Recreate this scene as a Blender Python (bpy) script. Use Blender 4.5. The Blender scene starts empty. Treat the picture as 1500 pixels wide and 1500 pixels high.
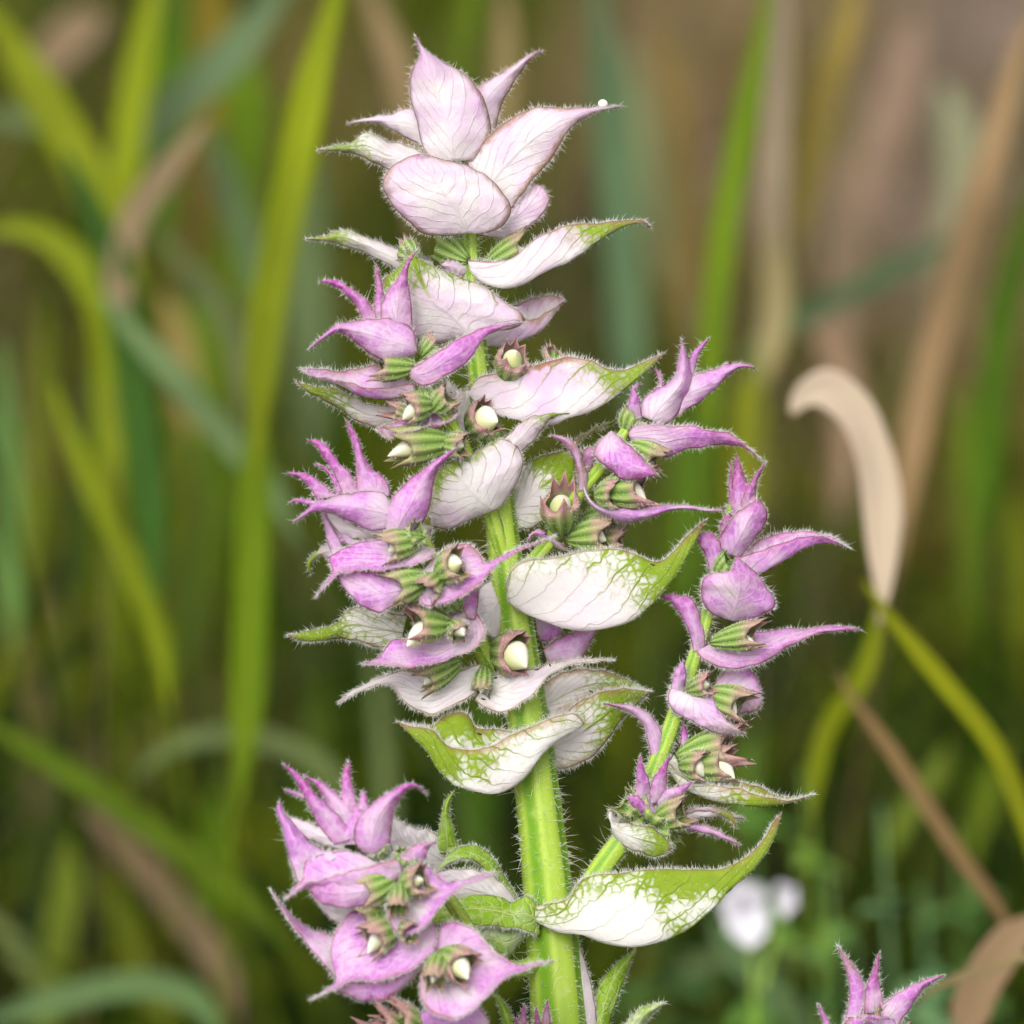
import bpy, math, random
import numpy as np
from mathutils import Vector

# ------------------------------------------------------------------ camera, sky, sun, exposure
sc = bpy.context.scene
COL = sc.collection
rng = np.random.default_rng(7)
K = 1e-4                     # metres for one photograph pixel at the plant
D = 6000.0                   # camera to plant, in the same pixels (0.6 m)
PITCH = math.radians(14)
C0 = np.array([0.0, 0.0, 0.55])
FWD = np.array([0, math.cos(PITCH), -math.sin(PITCH)])
UP = np.array([0, math.sin(PITCH), math.cos(PITCH)])
RIGHT = np.array([1.0, 0, 0])

cam_d = bpy.data.cameras.new('camera')
cam = bpy.data.objects.new('camera', cam_d)
COL.objects.link(cam)
cam.location = Vector(C0 - FWD * D * K)
cam.rotation_euler = (math.pi / 2 - PITCH, 0, 0)
cam_d.sensor_width = 36
cam_d.lens = 36 * D / 1500.0
cam_d.clip_start = 0.02
cam_d.clip_end = 500
cam_d.dof.use_dof = True
cam_d.dof.focus_distance = (D - 45) * K
cam_d.dof.aperture_fstop = cam_d.lens / 12.5
cam_d.dof.aperture_blades = 9
sc.camera = cam

SUN_EL, SUN_AZ = math.radians(44), math.radians(200)
w = bpy.data.worlds.new('World')
sc.world = w
w.use_nodes = True
wn = w.node_tree
wn.nodes.clear()
sky = wn.nodes.new('ShaderNodeTexSky')
sky.sky_type = 'NISHITA'
sky.sun_disc = False
sky.sun_elevation = SUN_EL
sky.sun_rotation = SUN_AZ
sky.air_density = 1.0
sky.dust_density = 5.0
sky.ozone_density = 1.0
hs = wn.nodes.new('ShaderNodeHueSaturation')      # thin overcast: the blue is washed out
hs.inputs['Saturation'].default_value = 0.12
bgn = wn.nodes.new('ShaderNodeBackground')
bgn.inputs['Strength'].default_value = 0.15
won = wn.nodes.new('ShaderNodeOutputWorld')
wn.links.new(sky.outputs[0], hs.inputs['Color'])
wn.links.new(hs.outputs[0], bgn.inputs['Color'])
wn.links.new(bgn.outputs[0], won.inputs['Surface'])

sun_d = bpy.data.lights.new('sun', 'SUN')
sun_d.energy = 0.7
sun_d.angle = math.radians(40)
sun_d.color = (1.0, 0.95, 0.86)
sun = bpy.data.objects.new('sun', sun_d)
COL.objects.link(sun)
sdir = Vector((math.sin(SUN_AZ) * math.cos(SUN_EL), math.cos(SUN_AZ) * math.cos(SUN_EL), math.sin(SUN_EL)))
sun.rotation_euler = (-sdir).to_track_quat('-Z', 'Y').to_euler()

sc.view_settings.view_transform = 'Standard'
sc.view_settings.look = 'None'
sc.view_settings.gamma = 1
sc.view_settings.exposure = 0.92
sc.render.engine = 'CYCLES'
sc.cycles.use_denoising = True
sc.cycles.max_bounces = 6
sc.cycles.use_adaptive_sampling = True
sc.cycles.adaptive_threshold = 0.03


# ------------------------------------------------------------------ helpers
def px(p):
    """photograph pixel (x, y) + height toward the camera (in pixels) -> world metres"""
    p = np.asarray(p, float)
    s = (D - p[..., 2:3]) / D
    return (C0 + (p[..., 0:1] - 750) * s * K * RIGHT + (750 - p[..., 1:2]) * s * K * UP - p[..., 2:3] * K * FWD)


CROP = {'0': (0, 0, 1), '1': (430, 30, 550 / 1500), '2': (420, 340, 460 / 1500), '3': (400, 600, 460 / 1500),
        '4': (680, 480, 450 / 1500), '5': (420, 860, 560 / 1500), '6': (860, 640, 420 / 984), '7': (380, 1100, 480 / 1500),
        '8': (740, 1120, 660 / 1500), 'c': (560, 340, .2), 'd': (680, 760, .2), 'e': (640, 1180, 320 / 1500), 'f': (880, 1040, .16)}


def cv(crop, pts):
    ox, oy, s = CROP[crop]
    a = np.array([(q + (0,))[:3] for q in pts], float)
    a[:, 0] = ox + a[:, 0] * s
    a[:, 1] = oy + a[:, 1] * s
    return a


def spline(P, n):
    P = np.asarray(P, float)
    if len(P) == 2:
        t = np.linspace(0, 1, n)[:, None]
        return P[0] * (1 - t) + P[1] * t
    seg = np.maximum(np.linalg.norm(np.diff(P, axis=0), axis=1), 1e-9) ** 0.7
    t = np.concatenate([[0], np.cumsum(seg)])
    m = np.zeros_like(P)
    for i in range(1, len(P) - 1):
        d0, d1 = t[i] - t[i - 1], t[i + 1] - t[i]
        m[i] = ((P[i] - P[i - 1]) / d0 * d1 + (P[i + 1] - P[i]) / d1 * d0) / (d0 + d1)
    m[0] = 1.5 * (P[1] - P[0]) / seg[0] - m[1] * .5
    m[-1] = 1.5 * (P[-1] - P[-2]) / seg[-1] - m[-2] * .5
    tt = np.linspace(0, t[-1], max(12 * len(P), 4 * n))
    k = np.clip(np.searchsorted(t, tt, side='right') - 1, 0, len(P) - 2)
    h = (t[k + 1] - t[k])[:, None]
    s = ((tt - t[k])[:, None]) / h
    Q = ((2 * s ** 3 - 3 * s ** 2 + 1) * P[k] + (s ** 3 - 2 * s ** 2 + s) * h * m[k]
         + (-2 * s ** 3 + 3 * s ** 2) * P[k + 1] + (s ** 3 - s ** 2) * h * m[k + 1])
    L = np.concatenate([[0], np.cumsum(np.linalg.norm(np.diff(Q, axis=0), axis=1))])
    tq = np.linspace(0, L[-1], n)
    return np.stack([np.interp(tq, L, Q[:, j]) for j in range(Q.shape[1])], axis=1)


def grid_faces(nu, nv, wrap=False):
    a = np.arange(nu * nv).reshape(nv, nu)
    if wrap:
        b = np.roll(a, -1, axis=1)
        return np.stack([a[:-1], b[:-1], b[1:], a[1:]], -1).reshape(-1, 4)
    return np.stack([a[:-1, :-1], a[:-1, 1:], a[1:, 1:], a[1:, :-1]], -1).reshape(-1, 4)


def mesh(name, V, F, mat, attrs=None, smooth=True):
    me = bpy.data.meshes.new(name)
    V = np.ascontiguousarray(V, dtype=np.float32)
    if isinstance(F, np.ndarray):
        k = F.shape[1]
        me.vertices.add(len(V)); me.vertices.foreach_set('co', V.ravel())
        me.loops.add(F.size); me.loops.foreach_set('vertex_index', F.astype(np.int32).ravel())
        me.polygons.add(len(F)); me.polygons.foreach_set('loop_start', np.arange(0, F.size, k, dtype=np.int32))
    else:
        me.from_pydata(V.tolist(), [], F)
    me.update(calc_edges=True)
    me.validate()
    if smooth:
        me.polygons.foreach_set('use_smooth', np.ones(len(me.polygons), dtype=bool))
    for k_, a in (attrs or {}).items():
        at = me.attributes.new(k_, 'FLOAT', 'POINT')
        at.data.foreach_set('value', np.ascontiguousarray(a, dtype=np.float32).ravel())
    me.materials.append(mat)
    return me


def link(name, me, parent=None, color=None, kind=None):
    o = bpy.data.objects.new(name, me)
    COL.objects.link(o)
    if parent is not None:
        o.parent = parent
    if color is not None:
        o.color = color
    if kind:
        o['kind'] = kind
    return o


def tag(o, label, cat, group=None):
    o['label'] = label; o['category'] = cat
    if group:
        o['group'] = group
    return o


def thing(name, base, label, cat, group=None):
    o = bpy.data.objects.new(name, None)
    o.empty_display_size = 0.01
    o.location = Vector(base)
    COL.objects.link(o)
    return tag(o, label, cat, group)


ORIGIN = np.zeros(3)          # location of the thing whose parts are being built


# ------------------------------------------------------------------ materials
class N:
    def __init__(s, name):
        s.m = bpy.data.materials.new(name); s.m.use_nodes = True
        s.t = s.m.node_tree; s.t.nodes.clear()
        s.out = s.t.nodes.new('ShaderNodeOutputMaterial')

    def new(s, ty, **k):
        n = s.t.nodes.new('ShaderNode' + ty)
        for a, b in k.items():
            setattr(n, a, b)
        return n

    def put(s, sock, v):
        if isinstance(v, bpy.types.NodeSocket):
            s.t.links.new(v, sock)
        elif v is not None:
            sock.default_value = v if not (isinstance(v, tuple) and len(v) == 3 and sock.type == 'RGBA') else v + (1,)

    def M(s, op, a, b=None, c=None, clamp=False):
        n = s.new('Math', operation=op, use_clamp=clamp)
        for i, v in enumerate((a, b, c)):
            s.put(n.inputs[i], v)
        return n.outputs[0]

    def ss(s, v, a, b):
        """smooth step of v from a (0) to b (1)"""
        n = s.new('MapRange', interpolation_type='SMOOTHSTEP')
        if a > b:
            s.put(n.inputs['Value'], v)
            n.inputs['From Min'].default_value = b; n.inputs['From Max'].default_value = a
            n.inputs['To Min'].default_value = 1; n.inputs['To Max'].default_value = 0
        else:
            s.put(n.inputs['Value'], v)
            n.inputs['From Min'].default_value = a; n.inputs['From Max'].default_value = b
        return n.outputs[0]

    def mix(s, f, a, b):
        n = s.new('Mix', data_type='RGBA')
        s.put(n.inputs['Factor'], f); s.put(n.inputs[6], a); s.put(n.inputs[7], b)
        return n.outputs[2]

    def attr(s, name):
        return s.new('Attribute', attribute_name=name).outputs['Fac']

    def noise(s, scale, detail=3, vec=None, rough=.55):
        n = s.new('TexNoise')
        n.inputs['Scale'].default_value = scale; n.inputs['Detail'].default_value = detail
        n.inputs['Roughness'].default_value = rough
        s.put(n.inputs['Vector'], vec if vec is not None else s.coord())
        return n.outputs['Fac']

    def coord(s):
        if not hasattr(s, '_c'):
            s._c = s.new('TexCoord').outputs['Object']
        return s._c

    def objcol(s):
        oi = s.new('ObjectInfo')
        sep = s.new('SeparateColor'); s.t.links.new(oi.outputs['Color'], sep.inputs[0])
        return sep.outputs[0], sep.outputs[1], sep.outputs[2], oi.outputs['Alpha'], oi.outputs['Random']

    def leafy(s, color, trans=.35, rough=.55, bump=None, bstr=.4, bdist=.0003, tint=None, spec=.3):
        p = s.new('BsdfPrincipled')
        s.put(p.inputs['Base Color'], color); s.put(p.inputs['Roughness'], rough)
        p.inputs['Specular IOR Level'].default_value = spec
        tr = s.new('BsdfTranslucent'); s.put(tr.inputs['Color'], tint if tint is not None else color)
        if bump is not None:
            b = s.new('Bump'); b.inputs['Strength'].default_value = bstr; b.inputs['Distance'].default_value = bdist
            s.put(b.inputs['Height'], bump)
            s.t.links.new(b.outputs[0], p.inputs['Normal']); s.t.links.new(b.outputs[0], tr.inputs['Normal'])
        mx = s.new('MixShader'); s.put(mx.inputs[0], trans)
        s.t.links.new(p.outputs[0], mx.inputs[1]); s.t.links.new(tr.outputs[0], mx.inputs[2])
        s.t.links.new(mx.outputs[0], s.out.inputs[0])
        return s.m


def mat_bract():
    n = N('bract_tissue')
    u, v, e = n.attr('u'), n.attr('v'), n.attr('edge')
    pink, green, mag, rim, rnd = n.objcol()
    au = n.M('ABSOLUTE', u)
    n1 = n.noise(170, 3); n2 = n.noise(700, 4, rough=.65); n3 = n.noise(60, 2)
    # lateral veins leave the midrib at a slant
    s = n.M('ADD', n.M('SUBTRACT', n.M('MULTIPLY', v, 7.0), n.M('MULTIPLY', au, 3.2)), n.M('MULTIPLY', n1, 1.7))
    tri = n.M('MULTIPLY', n.M('ABSOLUTE', n.M('SUBTRACT', n.M('FRACT', s), .5)), 2)
    lat = n.ss(tri, .84, 1.0)
    mid = n.ss(au, .09, .0)
    vo = n.new('TexVoronoi', feature='DISTANCE_TO_EDGE'); vo.inputs['Scale'].default_value = 780
    wv = n.new('VectorMath', operation='MULTIPLY_ADD')
    cn = n.new('TexNoise'); cn.inputs['Scale'].default_value = 500; n.put(cn.inputs['Vector'], n.coord())
    n.put(wv.inputs[0], cn.outputs['Color']); wv.inputs[1].default_value = (.0012,) * 3; n.put(wv.inputs[2], n.coord())
    n.put(vo.inputs['Vector'], wv.outputs[0])
    net = n.M('MULTIPLY', n.ss(vo.outputs['Distance'], .20, .0), n.M('MULTIPLY_ADD', n2, 1.2, .2))
    veins = n.M('MAXIMUM', n.M('MAXIMUM', lat, mid), n.M('MULTIPLY', net, .55))
    # pink wash
    nearrim = n.ss(e, 55, 3)
    pk = n.M('MULTIPLY', pink, n.M('ADD', n.M('MULTIPLY_ADD', n.ss(n1, .35, .68), .85, -.02), n.M('MULTIPLY', nearrim, .35)), clamp=True)
    pk = n.M('MULTIPLY', pk, n.M('MULTIPLY_ADD', n.ss(n.M('ADD', v, n.M('MULTIPLY', n3, .5)), .15, .70), .8, .2))
    col = n.mix(pk, (.87, .855, .82), (.74, .35, .78))
    col = n.mix(n.M('MULTIPLY', n.M('MULTIPLY', pink, n2), n.M('MULTIPLY', mag, .35)), col, (.58, .14, .54))
    mg = n.M('MULTIPLY', mag, n.M('ADD', n.ss(v, .30, .95), n.M('MULTIPLY', n.ss(e, 22, 2), .35)), clamp=True)
    col = n.mix(n.M('MULTIPLY', mg, .92), col, (.66, .12, .56))
    col = n.mix(n.M('MULTIPLY', n.ss(n.noise(1500, 2), .60, .80), .12), col, (.42, .40, .26))
    # pale or pinkish veins on coloured tissue
    col = n.mix(n.M('MULTIPLY', n.M('MULTIPLY', n.M('MAXIMUM', lat, mid), n.M('MULTIPLY_ADD', mag, -.2, .24)), n2), col,
                n.mix(n.M('MINIMUM', pink, 1.0), (.60, .62, .48), (.86, .62, .84)))
    col = n.mix(n.M('MULTIPLY', n.M('MULTIPLY', net, .5), n.M('MINIMUM', pink, 1.0)), col, (.88, .70, .86))
    # green comes in from the tip and rim along the veins
    reg = n.M('ADD', n.ss(n.M('ADD', v, n.M('MULTIPLY', n.M('SUBTRACT', n1, .5), .7)), .30, .92), n.M('MULTIPLY', n.ss(e, 62, 4), .42))
    gm = n.M('MULTIPLY', green, reg)
    gf = n.ss(n.M('ADD', n.M('MULTIPLY', gm, 1.15), n.M('MULTIPLY', n.M('SUBTRACT', n.M('ADD', n.M('MULTIPLY', veins, 1.1), n.M('MULTIPLY', n2, 1.3)), 1.10), n.M('MULTIPLY', n.M('MULTIPLY', green, .75), n.M('MULTIPLY', reg, 1.5, clamp=True)))), .22, .86)
    gcol = n.mix(n2, (.19, .33, .015), (.42, .53, .05))
    col = n.mix(gf, col, gcol)
    # ochre-brown scorched band behind the rim, then the thin purple rim
    bb = n.M('MULTIPLY', n.M('MULTIPLY', rim, n.ss(n3, .42, .62)), n.ss(n.M('ADD', e, n.M('MULTIPLY', n.M('SUBTRACT', n2, .5), 30)), 13, 1))
    col = n.mix(n.M('MULTIPLY', bb, .85), col, n.mix(n1, (.44, .32, .05), (.42, .18, .16)))
    col = n.mix(n.M('MULTIPLY', n.ss(e, 3.0, 1.1), n.M('MULTIPLY_ADD', n1, 1.2, .15)), col, n.mix(n.M('MINIMUM', pink, 1.0), (.34, .26, .10), (.48, .13, .30)))
    tip = n.M('MULTIPLY', n.ss(v, .90, 1.0), .8)
    col = n.mix(tip, col, n.mix(green, (.45, .14, .33), (.36, .17, .14)))
    hgt = n.M('ADD', n.M('MULTIPLY', n.M('MAXIMUM', n.M('MAXIMUM', lat, mid), n.M('MULTIPLY', net, .22)), .5), n.M('ADD', n.M('MULTIPLY', n2, .9), n.M('MULTIPLY', n1, 2.0)))
    return n.leafy(col, .56, .65, hgt, .75, .00028, spec=.2)


def mat_green_leaf():
    """leaf with pale sunken net of veins and green pillows between"""
    n = N('net_veined_leaf')
    u, v, e = n.attr('u'), n.attr('v'), n.attr('edge')
    pink, green, mag, rim, rnd = n.objcol()
    n1 = n.noise(150, 3); n2 = n.noise(800, 3)
    vo = n.new('TexVoronoi', feature='DISTANCE_TO_EDGE'); vo.inputs['Scale'].default_value = 520
    wv = n.new('VectorMath', operation='MULTIPLY_ADD')
    cn = n.new('TexNoise'); cn.inputs['Scale'].default_value = 420; n.put(cn.inputs['Vector'], n.coord())
    n.put(wv.inputs[0], cn.outputs['Color']); wv.inputs[1].default_value = (.0022,) * 3; n.put(wv.inputs[2], n.coord())
    n.put(vo.inputs['Vector'], wv.outputs[0])
    net = n.M('MULTIPLY', n.ss(vo.outputs['Distance'], .12, .0), n.M('MULTIPLY_ADD', n1, .9, .1))
    mid = n.ss(n.M('ABSOLUTE', u), .10, .0)
    col = n.mix(n2, (.17, .34, .012), (.32, .48, .03))
    col = n.mix(n.M('MAXIMUM', net, mid), col, (.50, .60, .20))
    pale = n.ss(n.M('ADD', n1, n.M('MULTIPLY', pink, .5)), .55, .85)
    col = n.mix(n.M('MULTIPLY', pale, pink), col, (.78, .78, .68))
    col = n.mix(n.M('MULTIPLY', n.ss(e, 5, 1.5), rim), col, (.30, .13, .14))
    return n.leafy(col, .35, .6, n.M('SUBTRACT', n.M('MULTIPLY', n2, .3), n.M('MAXIMUM', net, mid)), .6, .0004, spec=.25)


def mat_stem():
    n = N('ridged_stem')
    g = n.attr('groove')
    n1 = n.noise(400, 4); n2 = n.noise(60, 2)
    col = n.mix(g, (.13, .29, .008), (.37, .50, .06))
    col = n.mix(n.M('MULTIPLY', n.ss(n1, .55, .75), .45), col, (.50, .58, .18))
    col = n.mix(n.M('MULTIPLY', n.ss(n2, .42, .75), .55), col, (.13, .25, .012))
    return n.leafy(col, .18, .5, n1, .3, .0002, spec=.35)


def mat_calyx():
    n = N('calyx_tissue')
    rib, v = n.attr('rib'), n.attr('v')
    pur, _, _, _, rnd = n.objcol()
    n1 = n.noise(500, 3)
    col = n.mix(rib, (.09, .19, .02), (.31, .42, .11))
    pf = n.M('MULTIPLY', n.ss(n.M('ADD', v, n.M('MULTIPLY', n.M('SUBTRACT', n1, .5), .45)), .42, .80), pur)
    col = n.mix(pf, col, n.mix(n1, (.30, .12, .15), (.48, .27, .26)))
    return n.leafy(col, .2, .55, n.M('ADD', rib, n.M('MULTIPLY', n1, .5)), .6, .0003)


def mat_bud():
    n = N('cream_bud')
    v = n.attr('v')
    n1 = n.noise(350, 3)
    col = n.mix(n.ss(v, .35, .98), (.56, .60, .24), (.80, .78, .68))
    col = n.mix(n.M('MULTIPLY', n1, .12), col, (.62, .45, .50))
    return n.leafy(col, .25, .5, n1, .15, .0002)


def mat_plain(name, a, b, trans=0., rough=.6, scale=300, bstr=.2):
    n = N(name)
    n1 = n.noise(scale, 4)
    return n.leafy(n.mix(n1, a, b), trans, rough, n1, bstr, .0003)


def mat_blade():
    """grass: object colour, faint lengthwise lines, browning that follows the blade"""
    n = N('grass_blade')
    oi = n.new('ObjectInfo')
    u, v = n.attr('u'), n.attr('v')
    n1 = n.noise(18, 3)
    lines = n.M('MULTIPLY_ADD', n.M('SINE', n.M('MULTIPLY', u, 26)), .5, .5)
    hsv = n.new('HueSaturation'); hsv.inputs['Value'].default_value = .62; hsv.inputs['Saturation'].default_value = 1.0
    n.put(hsv.inputs['Color'], oi.outputs['Color'])
    col = n.mix(n.ss(n1, .35, .72), oi.outputs['Color'], hsv.outputs[0])
    col = n.mix(n.M('MULTIPLY', lines, .06), col, (.30, .30, .12))
    col = n.mix(n.M('MULTIPLY', n.ss(n.M('ABSOLUTE', u), .16, .02), .10), col, (.32, .34, .12))
    return n.leafy(col, .35, .45, lines, .2, .0003, spec=.05)


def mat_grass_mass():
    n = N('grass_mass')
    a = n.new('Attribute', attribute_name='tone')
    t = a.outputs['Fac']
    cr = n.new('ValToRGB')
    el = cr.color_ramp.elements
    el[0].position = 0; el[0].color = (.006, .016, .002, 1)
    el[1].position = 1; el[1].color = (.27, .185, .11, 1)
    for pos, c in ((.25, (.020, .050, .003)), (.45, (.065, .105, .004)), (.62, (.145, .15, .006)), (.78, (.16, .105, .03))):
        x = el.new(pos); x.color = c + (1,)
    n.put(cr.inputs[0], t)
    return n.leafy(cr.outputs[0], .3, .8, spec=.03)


def mat_soil():
    n = N('soil')
    n1 = n.noise(9, 5); n2 = n.noise(60, 4); n3 = n.noise(1.3, 3)
    col = n.mix(n1, (.012, .007, .004), (.06, .036, .024))
    col = n.mix(n.M('MULTIPLY', n.ss(n2, .55, .75), .6), col, (.11, .075, .055))
    col = n.mix(n.M('MULTIPLY', n.ss(n3, .5, .7), .35), col, (.06, .065, .02))
    # a bare dry patch of pinkish earth further off
    sx = n.new('SeparateXYZ'); n.put(sx.inputs[0], n.coord())
    dx = n.M('DIVIDE', n.M('SUBTRACT', sx.outputs[0], .75), .75); dy = n.M('DIVIDE', n.M('SUBTRACT', sx.outputs[1], 4.4), 2.0)
    dd = n.M('ADD', n.M('MULTIPLY', dx, dx), n.M('MULTIPLY', dy, dy))
    col = n.mix(n.M('MULTIPLY', n.ss(n.M('ADD', dd, n1), 1.7, .9), n.M('MULTIPLY', n.ss(n1, .3, .62), .9)), col, n.mix(n2, (.11, .065, .05), (.36, .27, .21)))
    return n.leafy(col, 0., .95, n.M('ADD', n1, n2), .8, .02, spec=.1)


BR, LEAF, STEM, CAL, BUD, BLADE, MASS, SOIL = (mat_bract(), mat_green_leaf(), mat_stem(), mat_calyx(), mat_bud(), mat_blade(),
                                             mat_grass_mass(), mat_soil())
HAIR = mat_plain('white_hair', (.80, .80, .76), (.88, .87, .84), .45, .5)
HAIRP = mat_plain('pink_hair', (.72, .52, .66), (.85, .74, .80), .45, .5)
PETAL = mat_plain('white_petal', (.72, .69, .75), (.80, .78, .82), .35, .6)
INSECT = mat_plain('black_insect', (.010, .009, .008), (.02, .017, .014), 0, .4)
EGG = mat_plain('pale_egg', (.82, .80, .66), (.88, .86, .76), .3, .4)


# ------------------------------------------------------------------ setting: soil, straw litter, grass mass
def build_ground():
    n = 120
    g = np.sinh(np.linspace(-1, 1, n) * 5.2) / np.sinh(5.2) * 150
    X, Y = np.meshgrid(g, g + 2.0)
    r = np.hypot(X, Y)
    Z = .012 * np.sin(X * 5.1 + 1.3) * np.cos(Y * 4.3) + .02 * np.sin(X * 1.3 + Y * .9)
    Z += rng.normal(0, .006, X.shape) * (r < 8) - .02
    o = link('ground', mesh('ground', np.stack([X, Y, Z], -1).reshape(-1, 3), grid_faces(n, n), SOIL))
    o['kind'] = 'structure'


def blades_mass(name, base, height, lean, azi, width, tone, mat, nseg=6):
    """many curved blades as one mesh (arrays, one entry per blade)"""
    m = len(base)
    t = np.linspace(0, 1, nseg + 1)
    h = height[:, None]
    bend = lean[:, None] * t[None] ** 2 * h
    dx, dy = np.cos(azi)[:, None], np.sin(azi)[:, None]
    P = np.stack([base[:, 0:1] + dx * bend, base[:, 1:2] + dy * bend,
                  base[:, 2:3] + h * (t[None] - .28 * np.minimum(lean, 1.8)[:, None] * t[None] ** 2.4)], -1)
    tw = azi + np.pi / 2 + rng.normal(0, .7, m)
    wv = np.stack([np.cos(tw), np.sin(tw), rng.normal(0, .1, m)], -1)
    wid = width[:, None] * (1 - t[None] ** 2.2) * (.65 + .35 * np.sin(np.minimum(t * 3, 1) * np.pi / 2))[None]
    Lp = P - wv[:, None] * wid[..., None] / 2
    Rp = P + wv[:, None] * wid[..., None] / 2
    V = np.stack([Lp, Rp], 2).reshape(-1, 3)
    a = np.arange(m)[:, None] * (2 * (nseg + 1)) + np.arange(nseg)[None] * 2
    F = np.stack([a, a + 1, a + 3, a + 2], -1).reshape(-1, 4)
    T = np.repeat(tone, 2 * (nseg + 1))
    return link(name, mesh(name, V, F, mat, {'tone': T}), kind='stuff')


def ground_z(x, y):
    return .012 * np.sin(x * 5.1 + 1.3) * np.cos(y * 4.3) + .02 * np.sin(x * 1.3 + y * .9) - .02


def build_mass():
    # standing grass well behind the sage, growing in tussocks with dark gaps between
    xs, ys, tn, ht = [], [], [], []
    for k in range(420):
        cy = .45 + 6.3 * rng.random() ** 1.6
        cx = (rng.random() - .5) * (.9 + .55 * cy) * 1.2
        rt = np.clip(cx / (.16 * (cy + .6)), -1, 1)
        if rt > .25 and .5 < cy < 1.9 and rng.random() < .55:
            continue
        if (cx - .7) ** 2 / .5 + (cy - 4.3) ** 2 / 3.4 < 1 and rng.random() < .5 or rt > .3 and cy > 1.2 and rng.random() < .4:
            continue
        nb = int(rng.uniform(12, 46))
        sp = rng.uniform(.02, .07)
        xs.append(cx + rng.normal(0, sp, nb)); ys.append(np.maximum(cy + rng.normal(0, sp, nb), .42))
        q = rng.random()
        c = rng.uniform(.0, .14) if q < (.60 if cy < 1.5 else .36) else rng.uniform(.28, .62) if q < .80 - .25 * max(rt, 0) else rng.uniform(.66, .98)  # near tussocks draw dark tones more often: shade put into their colour
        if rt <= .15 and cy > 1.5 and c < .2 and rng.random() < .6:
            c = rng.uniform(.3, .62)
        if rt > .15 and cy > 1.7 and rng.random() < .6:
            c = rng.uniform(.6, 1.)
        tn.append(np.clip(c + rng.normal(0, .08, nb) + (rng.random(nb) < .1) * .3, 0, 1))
        h0 = rng.uniform(.22, .50) * (1 - .15 * max(rt, 0))
        if cy < .85:
            h0 = min(h0, rng.uniform(.26, .40))
        ht.append(h0 * rng.uniform(.55, 1.05, nb))
    # the same meadow goes on to both sides of the view and closes it in
    for k in range(300):
        cy = rng.uniform(-.45, 2.4)
        half_w = .07 + .145 * (cy + .6)
        cx = rng.choice([-1, 1]) * (half_w + .10 + rng.uniform(0, .55))
        nb = int(rng.uniform(24, 46)); sp = rng.uniform(.02, .06)
        xs.append(cx + rng.normal(0, sp, nb).clip(-.07, .07)); ys.append(cy + rng.normal(0, sp, nb))
        tn.append(np.clip(rng.uniform(.05, .6) + rng.normal(0, .1, nb), 0, 1)); ht.append(rng.uniform(.34, .58) * rng.uniform(.6, 1.05, nb))
    x, y, tone, hgt = (np.concatenate(q) for q in (xs, ys, tn, ht))
    m = len(x)
    base = np.stack([x, y, ground_z(x, y) - .01], -1)
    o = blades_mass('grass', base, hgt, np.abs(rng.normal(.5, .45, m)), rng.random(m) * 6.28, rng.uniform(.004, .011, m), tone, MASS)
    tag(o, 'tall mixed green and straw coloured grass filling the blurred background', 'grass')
    # loose leaves between the tussocks, bent every way
    m = 1500
    y = .34 + 1.9 * rng.random(m) ** 1.3
    x = (rng.random(m) - .5) * (.55 + .55 * y)
    base = np.stack([x, y, ground_z(x, y) - .01], -1)
    sight = .695 - (y + .582) * .25
    hgt = np.clip(sight + rng.normal(-.03, .13, m), .16, .60)
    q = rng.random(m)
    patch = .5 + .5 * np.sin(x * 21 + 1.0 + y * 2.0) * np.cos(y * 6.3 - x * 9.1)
    q = q * .55 + .45 * patch - .22 * (x > .08) - .12 * (y < .9)  # near leaves weighted dark to stand for shade; right side darker too
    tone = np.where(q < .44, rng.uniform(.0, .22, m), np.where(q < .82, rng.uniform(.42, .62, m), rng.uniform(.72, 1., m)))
    o = blades_mass('grass_tangle', base, hgt, np.abs(rng.normal(.9, .6, m)), rng.random(m) * 6.28, rng.uniform(.0025, .008, m), tone, MASS, 9)
    tag(o, 'loose bent grass leaves leaning every way between the tussocks', 'grass')
    # low grass and litter round the feet of everything
    m = 9000
    y = -.6 + 7.5 * rng.random(m) ** 1.3
    x = (rng.random(m) - .5) * (1.2 + .7 * np.abs(y))
    base = np.stack([x, y, ground_z(x, y) - .004], -1)
    o = blades_mass('grass_undergrowth', base, rng.uniform(.04, .17, m), np.abs(rng.normal(.8, .6, m)), rng.random(m) * 6.28,
                    rng.uniform(.002, .006, m), np.clip(np.abs(rng.normal(.0, .20, m)) + (rng.random(m) < .12) * .6, 0, 1), MASS, 4)
    tag(o, 'short tangled undergrowth of grass and straw covering the soil', 'undergrowth')


build_ground()
build_mass()


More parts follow.
